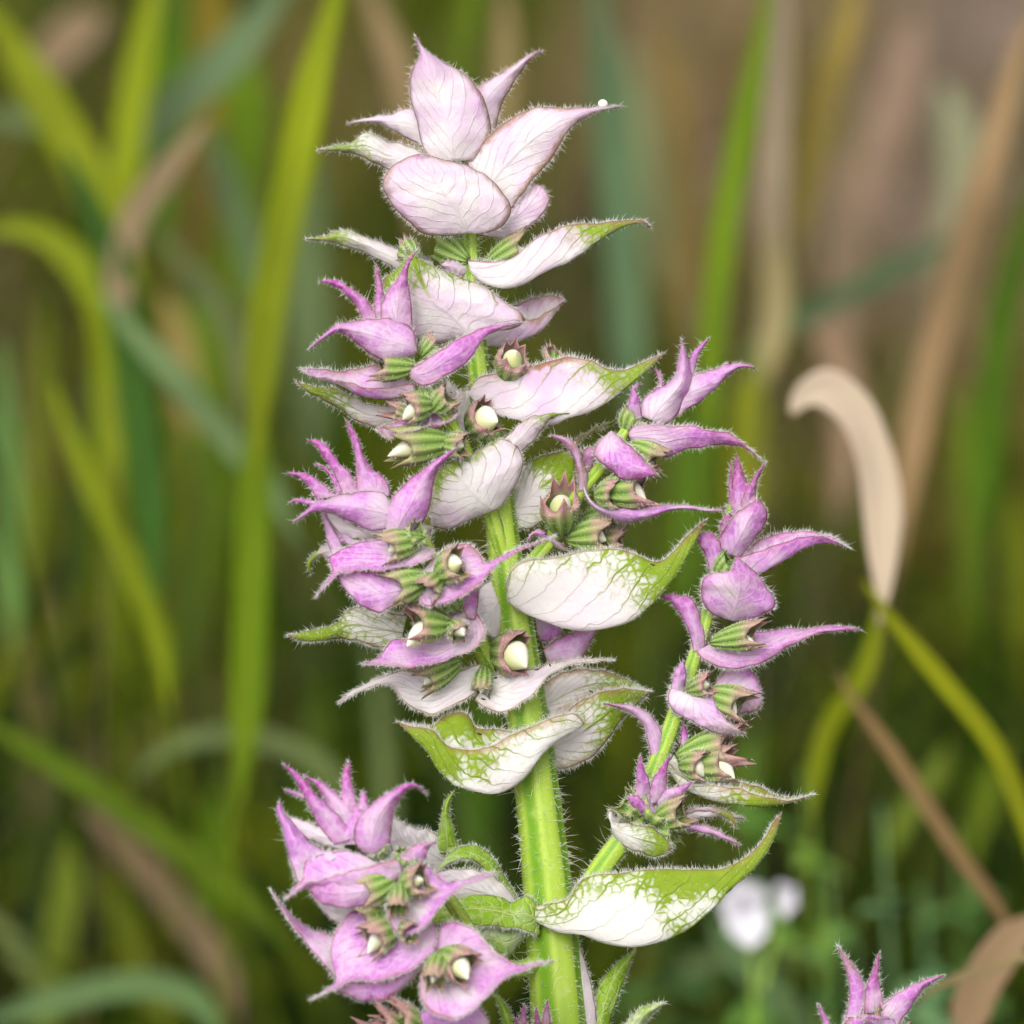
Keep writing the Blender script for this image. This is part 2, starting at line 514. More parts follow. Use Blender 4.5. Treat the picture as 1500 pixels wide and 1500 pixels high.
# ------------------------------------------------------------------ single grass blades behind the sage
def blade(name, pts, wpx, z, color, label, cat='grass', group='grass blades behind the sage', twist=.0, taper=True, foot=True, fold=.25, tip_end=0, zs=0):
    """pts in photograph pixels from tip to foot, z pixels behind the sage; the foot runs on down to the soil"""
    P = np.array(pts, float)
    zz = -z - zs * np.linspace(0, 1, len(P))
    W = px(np.column_stack([P, zz]))
    nlast = len(W)
    if foot and W[-1, 2] > .03:
        d = W[-1] - W[-2]; d /= np.linalg.norm(d)
        h = W[-1, 2]
        if d[2] > -.3:
            d = np.array([d[0] * .5, .1, -.7]); d /= np.linalg.norm(d)
        a = W[-1] + d * h * .45 + np.array([0, .06, 0])
        f = np.array([a[0] + d[0] * h * .18, a[1] + .10, 0.])
        f[2] = ground_z(f[0], f[1]) - .01
        W = np.vstack([W, a, f])
    n = 130
    Q = spline(W, n)
    cl = np.concatenate([[0], np.cumsum(np.linalg.norm(np.diff(W, axis=0), axis=1))]); tf = cl[nlast - 1] / cl[-1]
    T = np.gradient(Q, axis=0); T /= np.linalg.norm(T, axis=1)[:, None]
    S = np.cross(T, FWD); S /= np.maximum(np.linalg.norm(S, axis=1)[:, None], 1e-6)
    Nn = np.cross(S, T)
    t = np.linspace(0, 1, n)
    ang = twist * np.sin(t * 5 + z)
    S2 = S * np.cos(ang)[:, None] + Nn * np.sin(ang)[:, None]
    N2 = np.cross(S2, T)
    wd = wpx * (D + z) / D * K / 2 * np.ones(n)
    if taper:
        wd = wd * np.clip(.10 + t / tf * (6 if 'hooked' in label else 3.2), 0, 1) ** .8
    k0 = .55 if not foot else .78
    wd = wd * (1 - .93 * np.clip((t - tf * k0) / (tf * (1 - k0)), 0, 1) ** (1.6 if not foot else 1)) * (1 + .05 * np.sin(t * 11 + z))
    us = np.linspace(-1, 1, 7)
    V = Q[:, None] + S2[:, None] * (wd[:, None] * us[None])[..., None] - N2[:, None] * (wd[:, None] * fold * np.abs(us)[None] ** 1.2)[..., None]
    org = Q[-1]
    me = mesh(name, (V - org).reshape(-1, 3), grid_faces(7, n), BLADE, {'u': np.tile(us, n), 'v': np.repeat(t, 7)})
    tint = np.array([.40, .44, .12]) if color[1] > color[0] * .93 else np.array([.50, .45, .38])
    if color[1] > color[0] * .93 and color[2] > .10:
        tint = np.array([.46, .50, .42])
    if 'hooked' in label:
        tint = np.array([.60, .57, .51])
    if color[1] > color[0] * .93 and color[0] > .37 and color[2] < .06:
        tint = tint * 1.3
    o = link(name, me, color=tuple(np.array(color) * tint) + (1,))
    o.location = Vector(org)
    md = o.modifiers.new('thickness', 'SOLIDIFY'); md.thickness = .0004
    return tag(o, label, cat, group)


YG, GR, TEAL, PALE, TAN, CREAM, OLIVE, OCH, MINT, DK, BRN = ((.44, .50, .035), (.22, .40, .03), (.09, .22, .09), (.34, .42, .20), (.58, .44, .27),
    (.74, .66, .50), (.26, .29, .04), (.58, .46, .09), (.30, .46, .20), (.06, .15, .03), (.36, .25, .14))
G = 'grass blades behind the sage'
HERO = [
    # pts, width, depth, colour, label
    ([(512, -60), (490, 0), (455, 130), (430, 260), (405, 380), (386, 500), (376, 640), (372, 700)], 52, 2300, YG, 'tall upright yellow-green grass leaf arising from a bright stalk left of the sage'),
    ([(386, 520), (380, 600), (376, 690), (372, 800), (368, 900), (362, 1040), (352, 1180)], 50, 2500, (.30, .46, .02), 'bright green grass stalk carrying the tall yellow-green leaf'),
    ([(440, -60), (400, 0), (330, 90), (262, 150), (205, 205), (165, 290), (150, 420)], 62, 4200, (.26, .36, .20), 'broad grey-green grass leaf leaning over a tan dry leaf'),
    ([(232, -50), (222, 0), (206, 100), (192, 190), (178, 320), (176, 460)], 52, 4000, YG, 'short yellow-green grass leaf rising beside the broad grey-green leaf'),
    ([(-40, -10), (0, 40), (50, 120), (98, 200), (134, 270), (165, 350), (178, 420), (186, 560)], 62, 3600, (.40, .44, .04), 'wide yellow-olive grass leaf crossing a dark blue-green leaf'),
    ([(96, 225), (130, 300), (168, 390), (190, 500), (208, 640), (222, 760), (232, 900)], 58, 3000, (.07, .21, .07), 'dark blue-green grass leaf standing below the wide yellow-olive leaf'),
    ([(-40, 345), (20, 335), (75, 352), (125, 405), (152, 470), (160, 600), (165, 760)], 46, 3400, (.40, .46, .04), 'yellow-green grass leaf arching over to one side'),
    ([(-40, 180), (20, 172), (80, 180), (110, 215), (130, 320)], 44, 5200, PALE, 'pale green grass leaf bent flat at its top'),
    ([(300, 180), (272, 215), (238, 260), (200, 312), (180, 380), (172, 520)], 44, 3000, (.62, .50, .33), 'short tan dry leaf leaning among green grass'),
    ([(150, 430), (190, 480), (242, 535), (298, 600), (345, 655), (392, 705), (440, 800)], 42, 2900, (.30, .42, .20), 'pale grey-green grass leaf slanting down toward the bright stalk'),
    ([(300, 180), (330, 260), (352, 330), (372, 400), (380, 480)], 38, 4600, (.28, .40, .20), 'thin grey-green grass leaf hugging the tall yellow-green leaf'),
    ([(228, 330), (270, 390), (320, 450), (352, 520), (360, 640)], 32, 4600, (.33, .37, .18), 'dull sage-green grass leaf slanting behind the tan dry leaf'),
    ([(78, 560), (100, 630), (138, 720), (172, 790), (210, 875), (238, 960), (250, 1050)], 34, 3000, (.38, .44, .03), 'yellow-green grass leaf with a brown spot halfway along'),
    ([(2, 500), (8, 600), (14, 700), (18, 820), (20, 960)], 42, 4000, (.24, .42, .12), 'upright green grass leaf'),
    ([(66, 430), (62, 560), (56, 680), (44, 800), (40, 940)], 40, 5200, OLIVE, 'upright olive grass leaf beside the upright green one'),
    ([(150, 520), (148, 620), (152, 740), (160, 860), (170, 1000)], 44, 5600, (.27, .34, .05), 'upright olive grass leaf below the dark blue-green leaf'),
    ([(290, 640), (285, 760), (275, 880), (262, 1010)], 50, 5800, (.15, .24, .03), 'dark olive grass leaf beside the bright green stalk'),
    ([(-50, 1035), (0, 1070), (98, 1128), (200, 1198), (290, 1262), (365, 1318), (430, 1400)], 44, 2700, (.26, .40, .05), 'long green grass leaf lying aslant over the brown litter'),
    ([(195, 1150), (230, 1108), (290, 1082), (350, 1078), (420, 1094), (478, 1128), (520, 1200)], 30, 3400, (.33, .40, .16), 'pale grass leaf arching like a bow'),
    ([(120, 1185), (165, 1222), (215, 1275), (270, 1340), (325, 1420), (350, 1500)], 46, 4300, (.46, .34, .24), 'wide dead brown grass leaf lying below the long green leaf'),
    ([(-40, 1505), (30, 1480), (95, 1462), (170, 1444), (240, 1444), (295, 1470), (330, 1540)], 42, 3000, MINT, 'mint green grass leaf arching low over brown litter'),
    ([(120, 1190), (102, 1280), (88, 1370), (72, 1470), (60, 1560)], 48, 4200, (.33, .40, .10), 'wide pale olive grass leaf above the mint green arch'),
    ([(140, 1270), (168, 1330), (198, 1400), (235, 1480), (250, 1560)], 34, 4500, (.34, .38, .10), 'pale olive grass leaf between the dead brown leaf and the mint arch'),
    ([(-30, 1330), (20, 1385), (62, 1435), (110, 1500)], 30, 4300, (.34, .38, .14), 'narrow greyish olive grass leaf crossing the mint green arch'),
    ([(330, 1130), (318, 1190), (312, 1260), (306, 1360)], 34, 5500, GR, 'soft green grass leaf'),
    ([(545, 930), (548, 1010), (556, 1100), (562, 1200), (566, 1330)], 38, 4800, (.30, .36, .14), 'soft pale green grass leaf behind the pink lower flower cluster'),
    ([(470, 980), (462, 1080), (452, 1200), (446, 1330)], 44, 5600, (.16, .25, .03), 'dark olive grass leaf behind the lower magenta cluster'),
    ([(712, 980), (704, 1080), (696, 1190), (690, 1330)], 60, 5200, (.11, .24, .02), 'broad dark green grass leaf behind the lower stem'),
    ([(530, -40), (560, 40), (588, 120), (602, 220), (610, 360)], 40, 4600, (.55, .42, .26), 'tan dry grass leaf behind the top rosette'),
    ([(700, -50), (680, 40), (662, 140), (650, 260)], 46, 5400, (.24, .33, .04), 'green grass leaf behind the top rosette'),
    ([(738, -40), (742, 60), (738, 160), (732, 320)], 34, 5200, (.56, .46, .24), 'straw coloured grass leaf behind the top rosette'),
    ([(872, -40), (884, 80), (896, 200), (908, 330), (918, 470), (930, 640)], 56, 5600, (.22, .35, .20), 'broad blue-green grass leaf behind the right hand bracts'),
    ([(960, 20), (985, 120), (1000, 240), (1004, 360), (1000, 520)], 44, 6000, (.44, .34, .12), 'ochre dry grass leaf'),
    ([(925, 60), (940, 190), (965, 320), (1010, 440), (1050, 540)], 50, 6500, (.42, .42, .22), 'pale straw green grass leaf'),
    ([(1128, -50), (1118, 40), (1098, 140), (1078, 240), (1058, 360), (1046, 470), (1042, 560), (1045, 680)], 42, 2900, (.30, .45, .03), 'upright bright green grass leaf behind the right hand pink cluster'),
    ([(1150, -50), (1142, 80), (1136, 200), (1132, 320), (1134, 420), (1130, 560)], 38, 4200, (.60, .52, .42), 'upright bleached straw beside the bright green leaf'),
    ([(1262, -50), (1245, 20), (1222, 100), (1198, 180), (1182, 260), (1172, 380)], 40, 4600, (.58, .48, .12), 'golden yellow dying grass leaf'),
    ([(1530, -10), (1492, 80), (1462, 190), (1424, 310), (1384, 440), (1352, 570), (1326, 720), (1308, 850)], 42, 3600, (.66, .47, .28), 'long peach coloured straw leaning beside the curled dry leaf'),
    ([(1530, 250), (1498, 350), (1472, 450), (1456, 560), (1446, 680), (1442, 800)], 46, 4000, (.16, .34, .02), 'deep green grass leaf beside the leaning peach straw'),
    ([(1440, 335), (1380, 358), (1290, 404), (1200, 450), (1115, 500), (1080, 560)], 30, 4600, (.17, .30, .16), 'blue-green grass leaf lying nearly level behind the straws'),
    ([(1160, 606), (1176, 582), (1206, 571), (1246, 598), (1275, 655), (1291, 735), (1294, 815), (1294, 870), (1288, 915)], 60, 1420, (1.0, .84, .70), 'curled cream coloured dry grass leaf with a hooked top'),
    ([(1265, 850), (1296, 895), (1338, 945), (1392, 1010), (1448, 1080), (1484, 1150), (1506, 1220), (1520, 1300)], 30, 1400, (.46, .46, .03), 'yellow-green grass stalk crossing in front of the curled dry leaf'),
    ([(1288, 880), (1276, 950), (1252, 1010), (1218, 1052), (1198, 1110), (1190, 1200)], 28, 2200, (.42, .46, .03), 'bent yellow-green grass stalk below the curled dry leaf'),
    ([(1225, 985), (1258, 1035), (1296, 1085), (1345, 1160), (1400, 1245), (1462, 1330), (1500, 1400)], 25, 1700, (.50, .34, .18), 'thin brown dead stalk leaning below the curled dry leaf'),
    ([(1530, 1340), (1488, 1370), (1450, 1420), (1425, 1470), (1410, 1540)], 62, 1400, (.66, .48, .32), 'wide folded tan dry leaf beside the small pink spike'),
    ([(1335, 1478), (1360, 1455), (1400, 1432), (1450, 1420), (1510, 1400), (1560, 1420)], 13, 900, (.62, .52, .30), 'thin pale straw lying behind the small pink spike'),
    ([(1040, 1350), (1082, 1400), (1130, 1450), (1190, 1510)], 44, 3000, (.22, .34, .16), 'grey-green grass leaf below the white wild flower'),
    ([(960, 1440), (1020, 1415), (1090, 1395), (1150, 1390), (1200, 1420)], 26, 4200, (.24, .30, .14), 'dull green grass leaf lying level below the white wild flower'),
    ([(1100, 500), (1098, 580), (1094, 680), (1090, 800)], 50, 5000, (.38, .38, .03), 'olive yellow grass leaf behind the right hand pink cluster'),
    ([(1000, 560), (1010, 660), (1006, 780), (1000, 920)], 60, 6000, (.20, .36, .05), 'broad soft green grass leaf behind the right hand branch'),
    ([(1180, 480), (1215, 500), (1240, 560), (1238, 640), (1225, 760)], 48, 5200, (.58, .40, .28), 'faded pinkish dry grass leaf behind the hooked dry leaf'),
    ([(1410, 560), (1416, 660), (1420, 780), (1424, 920)], 44, 5200, (.24, .34, .05), 'green grass leaf standing beyond the leaning peach straw'),
    ([(1482, 720), (1490, 820), (1496, 960)], 34, 4800, (.36, .40, .03), 'yellow-green grass leaf standing beyond the leaning peach straw'),
    ([(1390, 1090), (1360, 1150), (1330, 1190), (1300, 1260)], 36, 3800, (.26, .33, .10), 'dull green grass leaf crossing the thin brown dead stalk'),
    ([(1480, 1080), (1440, 1180), (1410, 1290)], 30, 4200, (.28, .36, .05), 'green grass leaf beyond the thin brown dead stalk'),
    ([(1110, 1050), (1100, 1130), (1096, 1260)], 40, 5000, (.14, .28, .06), 'dark green grass leaf behind the right hand branch'),
    ([(300, -60), (312, 40), (304, 120), (296, 220)], 50, 7000, (.52, .44, .04), 'ochre tinged grass leaf far behind the broad grey-green leaf'),
    ([(352, 40), (362, 180), (352, 320), (348, 460)], 66, 5600, (.24, .40, .02), 'wide fresh green grass leaf far behind the tall yellow-green leaf'),
    ([(256, -40), (252, 100), (238, 240), (230, 380)], 50, 5600, (.18, .38, .04), 'fresh green grass leaf behind the short yellow-green leaf'),
    ([(160, 20), (128, 36), (90, 62), (60, 120)], 56, 7000, (.62, .48, .34), 'faded pinkish tan grass leaf far behind the yellow-olive leaf'),
    ([(238, 430), (262, 480), (272, 540), (280, 640)], 44, 5000, (.62, .52, .20), 'small straw yellow grass leaf above the pale slanting leaf'),
    ([(304, 380), (292, 540), (302, 690), (310, 860)], 76, 6500, (.20, .34, .02), 'wide mid green grass leaf far behind the pale slanting leaf'),
    ([(450, 170), (444, 330), (452, 500), (456, 700)], 66, 7000, (.26, .34, .16), 'broad dull green grass leaf far behind the pink clusters'),
    ([(1345, 20), (1312, 150), (1275, 270), (1240, 390)], 70, 8500, (.52, .38, .32), 'wide mauve brown dead leaf far behind the golden leaf'),
    ([(1380, 120), (1410, 220), (1408, 320), (1370, 430)], 66, 7500, (.58, .54, .38), 'pale bleached leaf far behind the leaning peach straw'),
    ([(1226, 230), (1234, 330), (1230, 450), (1222, 580)], 60, 8000, (.50, .38, .30), 'faded mauve tan leaf far behind the level blue-green leaf'),
    ([(1130, 330), (1140, 400), (1136, 470), (1120, 560)], 44, 4000, (.68, .62, .34), 'pale yellow dry leaf beside the bright green upright leaf'),
]
for h_ in HERO:
    nm = 'dry_leaf' if 'dry leaf' in h_[4] else 'dead_stalk' if 'dead stalk' in h_[4] else 'straw' if 'straw' in h_[4].split(' ')[-6:] and 'lean' in h_[4] else 'grass_leaf'
    blade(nm, h_[0], h_[1], h_[2], h_[3], h_[4], group=G, twist=.25, foot='hooked' not in h_[4])


# ------------------------------------------------------------------ builders for the sage
def hair_mesh(name, P, Dv, length, rad, parent, mat=None, droop=None, pink=False):
    """P roots, Dv directions (pixel space), tapered three-sided hairs as one mesh"""
    m = len(P)
    if m == 0:
        return None
    Dv = Dv / np.maximum(np.linalg.norm(Dv, axis=1)[:, None], 1e-6)
    a = np.cross(Dv, rng.normal(size=(m, 3))); a /= np.maximum(np.linalg.norm(a, axis=1)[:, None], 1e-6)
    b = np.cross(Dv, a)
    bend = rng.normal(0, .28, (m, 1)) * a + (droop if droop is not None else 0)
    ln = np.asarray(length)[:, None]
    V = np.zeros((m, 7, 3))
    for j in range(3):
        th = 2 * math.pi * j / 3
        off = math.cos(th) * a + math.sin(th) * b
        V[:, j] = P - Dv * 1.0 + off * rad
        V[:, 3 + j] = P + Dv * ln * .5 + bend * ln * .18 + off * rad * .7
    V[:, 6] = P + Dv * ln * .96 + bend * ln * .6
    F = []
    base = np.arange(m)[:, None] * 7
    for j in range(3):
        k = (j + 1) % 3
        for tri in ((j, k, 3 + k), (j, 3 + k, 3 + j), (3 + j, 3 + k, 6)):
            F.append(base + np.array(tri)[None])
    F = np.concatenate(F)
    me = mesh(name, px(V.reshape(-1, 3)) - ORIGIN, F, mat or HAIR)
    return link(name, me, parent, kind='stuff')


POOL = {}                      # hairs of the bracts on a side branch, joined per branch


def give_hair(owner, P, Dv, ln, rad):
    if owner.name in POOL:
        POOL[owner.name].append((P, Dv, ln, rad * np.ones(len(P))))
        return True
    return False


def flush_hair(owner):
    L = POOL.pop(owner.name)
    if not L:
        return
    P = np.concatenate([a[0] for a in L]); Dv = np.concatenate([a[1] for a in L]); ln = np.concatenate([a[2] for a in L])
    hair_mesh('hair', P, Dv, ln, .30, owner)


PAL = {  # pink, green, magenta, scorched rim
    'top': (.37, .0, .14, .8), 'white': (.22, .25, .03, .7), 'pw': (.46, .60, .04, 1.2), 'wg': (.16, .95, .0, .9), 'lil': (1.40, .0, .50, .6),
    'mag': (1.6, .0, .95, .5), 'lilw': (.95, .05, .18, .6), 'gw': (.05, 1.25, .0, .5), 'dus': (1.0, .25, .30, 1.0), 'wh': (.18, .12, .0, .2), 'pg': (.45, .8, .15, .7)}


def B(par, crop, d, b, col, L, R, M=None, far=None, hair=1.0, p=1.75, name='bract', nu=15, nv=38, mat=None, wav=1.0, label=None):
    """one bract: rim curve L, rim curve R and midrib M traced from base to tip; d depth at base and tip; b depth bulge of L, M, R"""
    Lc = spline(cv(crop, L), nv)
    if far is not None:
        Mc = spline(cv(crop, M if M is not None else R), nv)
        Rc = Lc.copy(); Rc[:, 0] += far[0]; Rc[:, 1] += far[1]
        sh = np.sin(np.linspace(0, 1, nv) * math.pi)[:, None] ** .6
        Rc = Lc + (Rc - Lc) * sh
    else:
        Rc = spline(cv(crop, R), nv)
        Mc = spline(cv(crop, M), nv) if M is not None else (Lc + Rc) / 2
    v = np.linspace(0, 1, nv)
    dep = d[0] + (d[1] - d[0]) * v
    env = np.sin(np.pi * (v * .93 + .05)) ** .6
    env[-1] = 0
    ph = rng.uniform(0, 6.28, 4)
    wv = wav * env
    for C_, k, q in ((Lc, b[0], 0), (Mc, b[1], 1), (Rc, b[2], 2)):
        C_[:, 2] = dep + k * env * (.62 if far is None else .85)
        if q != 1:
            C_[:, 2] += wv * (3.0 * np.sin(v * 17 + ph[q]) + 1.6 * np.sin(v * 37 + ph[q + 1]))
            C_[:, 1] += wv * (.9 * np.sin(v * 29 + ph[q]) + .6 * np.sin(v * 53 + ph[3]))
    us = np.linspace(-1, 1, nu)
    A = (Rc - Lc) / 2
    Bq = (Rc + Lc) / 2 - Mc
    V = Mc[:, None] + A[:, None] * us[None, :, None] + Bq[:, None] * (np.abs(us) ** p)[None, :, None]
    # tissue between the side veins stands a little proud
    Gu = np.gradient(V, axis=1); Gv = np.gradient(V, axis=0)
    Nn = np.cross(Gu, Gv); Nn /= np.maximum(np.linalg.norm(Nn, axis=2)[..., None], 1e-6)
    half = np.linalg.norm(np.gradient(V, axis=1), axis=2).sum(1) / 2
    puck = np.sin((v[:, None] * 6 - np.abs(us)[None] * 2.9 + .4 * np.sin(v * 9 + ph[0])[:, None]) * 2 * math.pi) * np.minimum(half[:, None] / 40, 1.2) * (1 - np.abs(us)[None] ** 3) * env[:, None]
    dent = np.zeros((nv, nu))
    for _ in range(4):
        f1, f2 = rng.uniform(3, 11), rng.uniform(1, 4)
        dent += np.sin(v[:, None] * f1 + us[None] * f2 * rng.choice([-1, 1]) + rng.uniform(0, 6.28)) * rng.uniform(.4, 1)
    dent *= np.minimum(half[:, None] / 40, 1.3) * env[:, None]
    V = V + Nn * (puck * 1.2 + dent * 1.3)[..., None]
    seg = np.linalg.norm(np.diff(V, axis=1), axis=2)
    cum = np.concatenate([np.zeros((nv, 1)), np.cumsum(seg, axis=1)], axis=1)
    edge = np.minimum(cum, cum[:, -1:] - cum)
    root_part = par.name not in POOL
    me = mesh(name, (px(V) - ORIGIN).reshape(-1, 3), grid_faces(nu, nv), mat or BR,
              {'u': np.tile(us, nv), 'v': np.repeat(v, nu), 'edge': edge.ravel()})
    c = PAL[col] if isinstance(col, str) else col
    o = link(name, me, par, color=tuple(np.array(c) * np.array([rng.uniform(.78, 1.15), rng.uniform(.85, 1.1), rng.uniform(.6, 1.3), rng.uniform(.6, 1.2)])))
    if label:
        o['label'] = label
    md = o.modifiers.new('thickness', 'SOLIDIFY'); md.thickness = 1.7 * K; md.offset = 0
    # hairs: a fringe on both rims and a short fur on the faces
    if hair > 0:
        out = []
        ll = np.linalg.norm(np.diff(Lc, axis=0), axis=1).sum()
        for side, C_ in ((0, Lc), (-1, Rc)):
            m = int(ll * 1.5 * hair)
            i = rng.integers(1, nv - 1, m); f = rng.random(m)[:, None]
            P = V[i, side] * (1 - f) + V[np.minimum(i + 1, nv - 1), side] * f
            inn = V[i, 2 if side == 0 else -3]
            ou = P - inn; ou /= np.maximum(np.linalg.norm(ou, axis=1)[:, None], 1e-6)
            Dv = ou * .9 + rng.normal(0, .42, (m, 3)) + Nn[i, side] * rng.normal(0, .35, (m, 1))
            out.append((P, Dv, rng.gamma(3, 1.8, m) + 1.2))
        area = half.mean() * 2 * ll
        m = int(min(area * .022, 650) * hair)
        i = rng.integers(1, nv - 1, m); j = rng.integers(0, nu, m)
        P = V[i, j] + Gu[i, j] * (rng.random((m, 1)) - .5) + Gv[i, j] * (rng.random((m, 1)) - .5)
        sg = np.where(rng.random(m) < .8, np.sign(Nn[i, j, 2] + 1e-6), -np.sign(Nn[i, j, 2] + 1e-6))[:, None]
        out.append((P, Nn[i, j] * sg + rng.normal(0, .45, (m, 3)), rng.gamma(4, 1.0, m) + 1))
        P = np.concatenate([q[0] for q in out]); Dv = np.concatenate([q[1] for q in out]); ln = np.concatenate([q[2] for q in out])
        if not give_hair(par, P, Dv, ln, .5):
            hair_mesh('hair', P, Dv, ln, .30, o)
    return o


def tube(name, pts, widths, par, grooved=True, nseg=60, nr=32, rot=.45, mat=None, hair=None, long_hair=0, down_to=None, absolute=None):
    """stem along pts (x, y, depth) with diameters in pixels; square with a groove along each side"""
    P = np.array(pts, float)
    Q = spline(np.column_stack([P, np.interp(np.linspace(0, 1, len(P)), np.linspace(0, 1, len(widths)), widths)]), nseg)
    W_, R_ = Q[:, :3], Q[:, 3] / 2
    T = np.gradient(W_, axis=0); T /= np.linalg.norm(T, axis=1)[:, None]
    S = np.cross(T, np.array([0, 0, 1.])); S /= np.linalg.norm(S, axis=1)[:, None]
    Nn = np.cross(S, T)
    th = np.linspace(0, 2 * math.pi, nr, endpoint=False)
    if grooved:
        prof = .95 + .038 * np.cos(4 * (th - rot)) - .024 * np.cos(8 * (th - rot)) + .012 * np.cos(16 * (th - rot))
        gr = np.clip((prof - prof.min()) / (prof.max() - prof.min()), 0, 1)
    else:
        prof = np.ones(nr) + .05 * np.cos(5 * th); gr = .5 + .3 * np.cos(5 * th)
    ring = S[:, None] * np.cos(th)[None, :, None] + Nn[:, None] * np.sin(th)[None, :, None]
    V = W_[:, None] + ring * (R_[:, None] * prof[None])[..., None]
    me = mesh(name, (px(V) - ORIGIN).reshape(-1, 3), grid_faces(nr, nseg, True), mat or STEM, {'groove': np.tile(gr, nseg)})
    o = link(name, me, par)
    if hair:
        m = hair
        i = rng.integers(0, nseg, m); j = rng.integers(0, nr, m)
        f = rng.random(m)[:, None]
        Pp = V[i, j] * (1 - f) + V[np.minimum(i + 1, nseg - 1), j] * f
        ln = rng.gamma(3, 1.6, m) + 2
        Dv = ring[i, j] + rng.normal(0, .3, (m, 3))
        if long_hair:
            q = rng.random(m) < long_hair
            ln = np.where(q, rng.uniform(10, 34, m), ln)
            Dv[:, 1] += np.where(q, rng.normal(-.05, .25, m), 0)
        if par.name in POOL:
            give_hair(par, Pp, Dv, ln, .5)
        else:
            hair_mesh('hair', Pp, Dv, ln, .40, o, droop=np.array([0, .25, 0]))
    return o


def calyx(par, crop, a, b, r, d, pur=.8, bud=None, teeth=.42, hair=280, name='calyx', upper=None, broad=1.0):
    """ribbed two-lipped calyx from foot a to mouth b; bud=(length, radius, sideways) in pixels"""
    Pa, Pb = cv(crop, [a])[0], cv(crop, [b])[0]
    Pa[2], Pb[2] = d
    ax = Pb - Pa
    Ln = np.linalg.norm(ax); ax = ax / Ln
    up = np.array(upper if upper is not None else (0, -1, .35), float)
    up -= ax * up.dot(ax); up /= np.linalg.norm(up)
    sd = np.cross(ax, up)
    nr, nv = 40, 16
    th = np.linspace(0, 2 * math.pi, nr, endpoint=False)
    # teeth: three on the upper lip, two longer ones on the lower lip
    cen = np.array([math.pi / 2 - .62, math.pi / 2, math.pi / 2 + .62, -math.pi / 2 - .62, -math.pi / 2 + .62])
    dl = np.abs((th[:, None] - cen[None] + math.pi) % (2 * math.pi) - math.pi)
    tooth = (np.clip(1 - dl / .52, 0, 1) ** 1.7 * np.array([.75, .85, .75, 1.1, 1.1])[None]).max(1)
    lip = .18 * np.clip(np.sin(th), 0, 1)
    V = np.zeros((nv, nr, 3)); vv = np.zeros((nv, nr)); rr = np.zeros((nv, nr))
    rib = .5 + .5 * np.cos(10 * th)
    for i in range(nv):
        t = i / (nv - 1)
        tt = min(t / .72, 1)
        prof = (.22 + .78 * math.sin(tt * math.pi / 2) ** .8)
        q = max(0, (t - .72) / .28)
        along = Ln * tt * .95 + q * Ln * (teeth * tooth + lip)
        R = r * prof * (1 + .07 * rib) * (1 + .10 * q * tooth) * (1 - .30 * q * (1 - tooth))
        ring = sd[None] * np.cos(th)[:, None] * .82 * broad + up[None] * np.sin(th)[:, None]
        V[i] = Pa + ax[None] * along[:, None] * np.ones((nr, 1)) + ring * R[:, None]
        vv[i] = tt * .66 + q * (.1 + .3 * tooth); rr[i] = rib
    me = mesh(name, (px(V) - ORIGIN).reshape(-1, 3), grid_faces(nr, nv, True), CAL, {'rib': rr.ravel(), 'v': vv.ravel()})
    o = link(name, me, par, color=(pur, 0, 0, 1))
    md = o.modifiers.new('thickness', 'SOLIDIFY'); md.thickness = 1.2 * K; md.offset = 0
    on_branch = par.name in POOL
    m = hair
    i = rng.integers(1, nv, m); j = rng.integers(0, nr, m)
    C_ = V.mean(1)
    Dv = V[i, j] - C_[i]; Dv /= np.maximum(np.linalg.norm(Dv, axis=1)[:, None], 1e-6)
    Dv = Dv + .5 * ax + rng.normal(0, .3, (m, 3))
    ln = rng.gamma(4, 1.3, m) + 1.5
    if not give_hair(par, V[i, j], Dv, ln, .45):
        hair_mesh('hair', V[i, j], Dv, ln, .30, o)
    if bud:
        bl, brd, side = bud[0] + 1, bud[1] * .92, bud[2]
        nb, nvb = 20, 16
        tb = np.linspace(0, 2 * math.pi, nb, endpoint=False)
        st = Pa + ax * Ln * .35
        bax = ax + up * side; bax /= np.linalg.norm(bax)
        s2 = np.cross(bax, up); s2 /= np.linalg.norm(s2); u2 = np.cross(s2, bax)
        Vb = np.zeros((nvb, nb, 3)); vb = np.zeros((nvb, nb))
        LL = Ln * .65 + bl
        for i in range(nvb):
            t = i / (nvb - 1)
            R = brd * 1.12 * max(math.sin(math.pi * t ** .95 * .985 + .02), .02) ** .85 * (1 - .32 * t)
            Vb[i] = st + bax * LL * t + u2 * brd * .45 * math.sin(t * 2.4) + (s2[None] * np.cos(tb)[:, None] * .8 + u2[None] * np.sin(tb)[:, None]) * R
            vb[i] = np.clip(.15 + .85 * (.5 + .5 * np.sin(tb)), 0, 1) * .6 + .4 * t
        bo = link('bud', mesh('bud', (px(Vb) - ORIGIN).reshape(-1, 3), grid_faces(nb, nvb, True), BUD, {'v': vb.ravel()}), par if on_branch else o)
        m = 90
        i = rng.integers(5, nvb - 1, m); j = rng.integers(0, nb, m)
        Dv = Vb[i, j] - Vb.mean(1)[i]
        if on_branch:
            give_hair(par, Vb[i, j], Dv + rng.normal(0, .2, (m, 3)), rng.gamma(3, .9, m) + .8, .4)
    return o


# ------------------------------------------------------------------ the clary sage
foot = px(np.array([[828., 1500, 0]]))[0]
ORIGIN = np.array([foot[0] + .006, foot[1] - .075, 0.0])
ORIGIN[2] = ground_z(ORIGIN[0], ORIGIN[1])
sage = thing('clary_sage', ORIGIN, 'tall hairy clary sage with white and lilac bracts on a thick ridged green stem', 'plant')

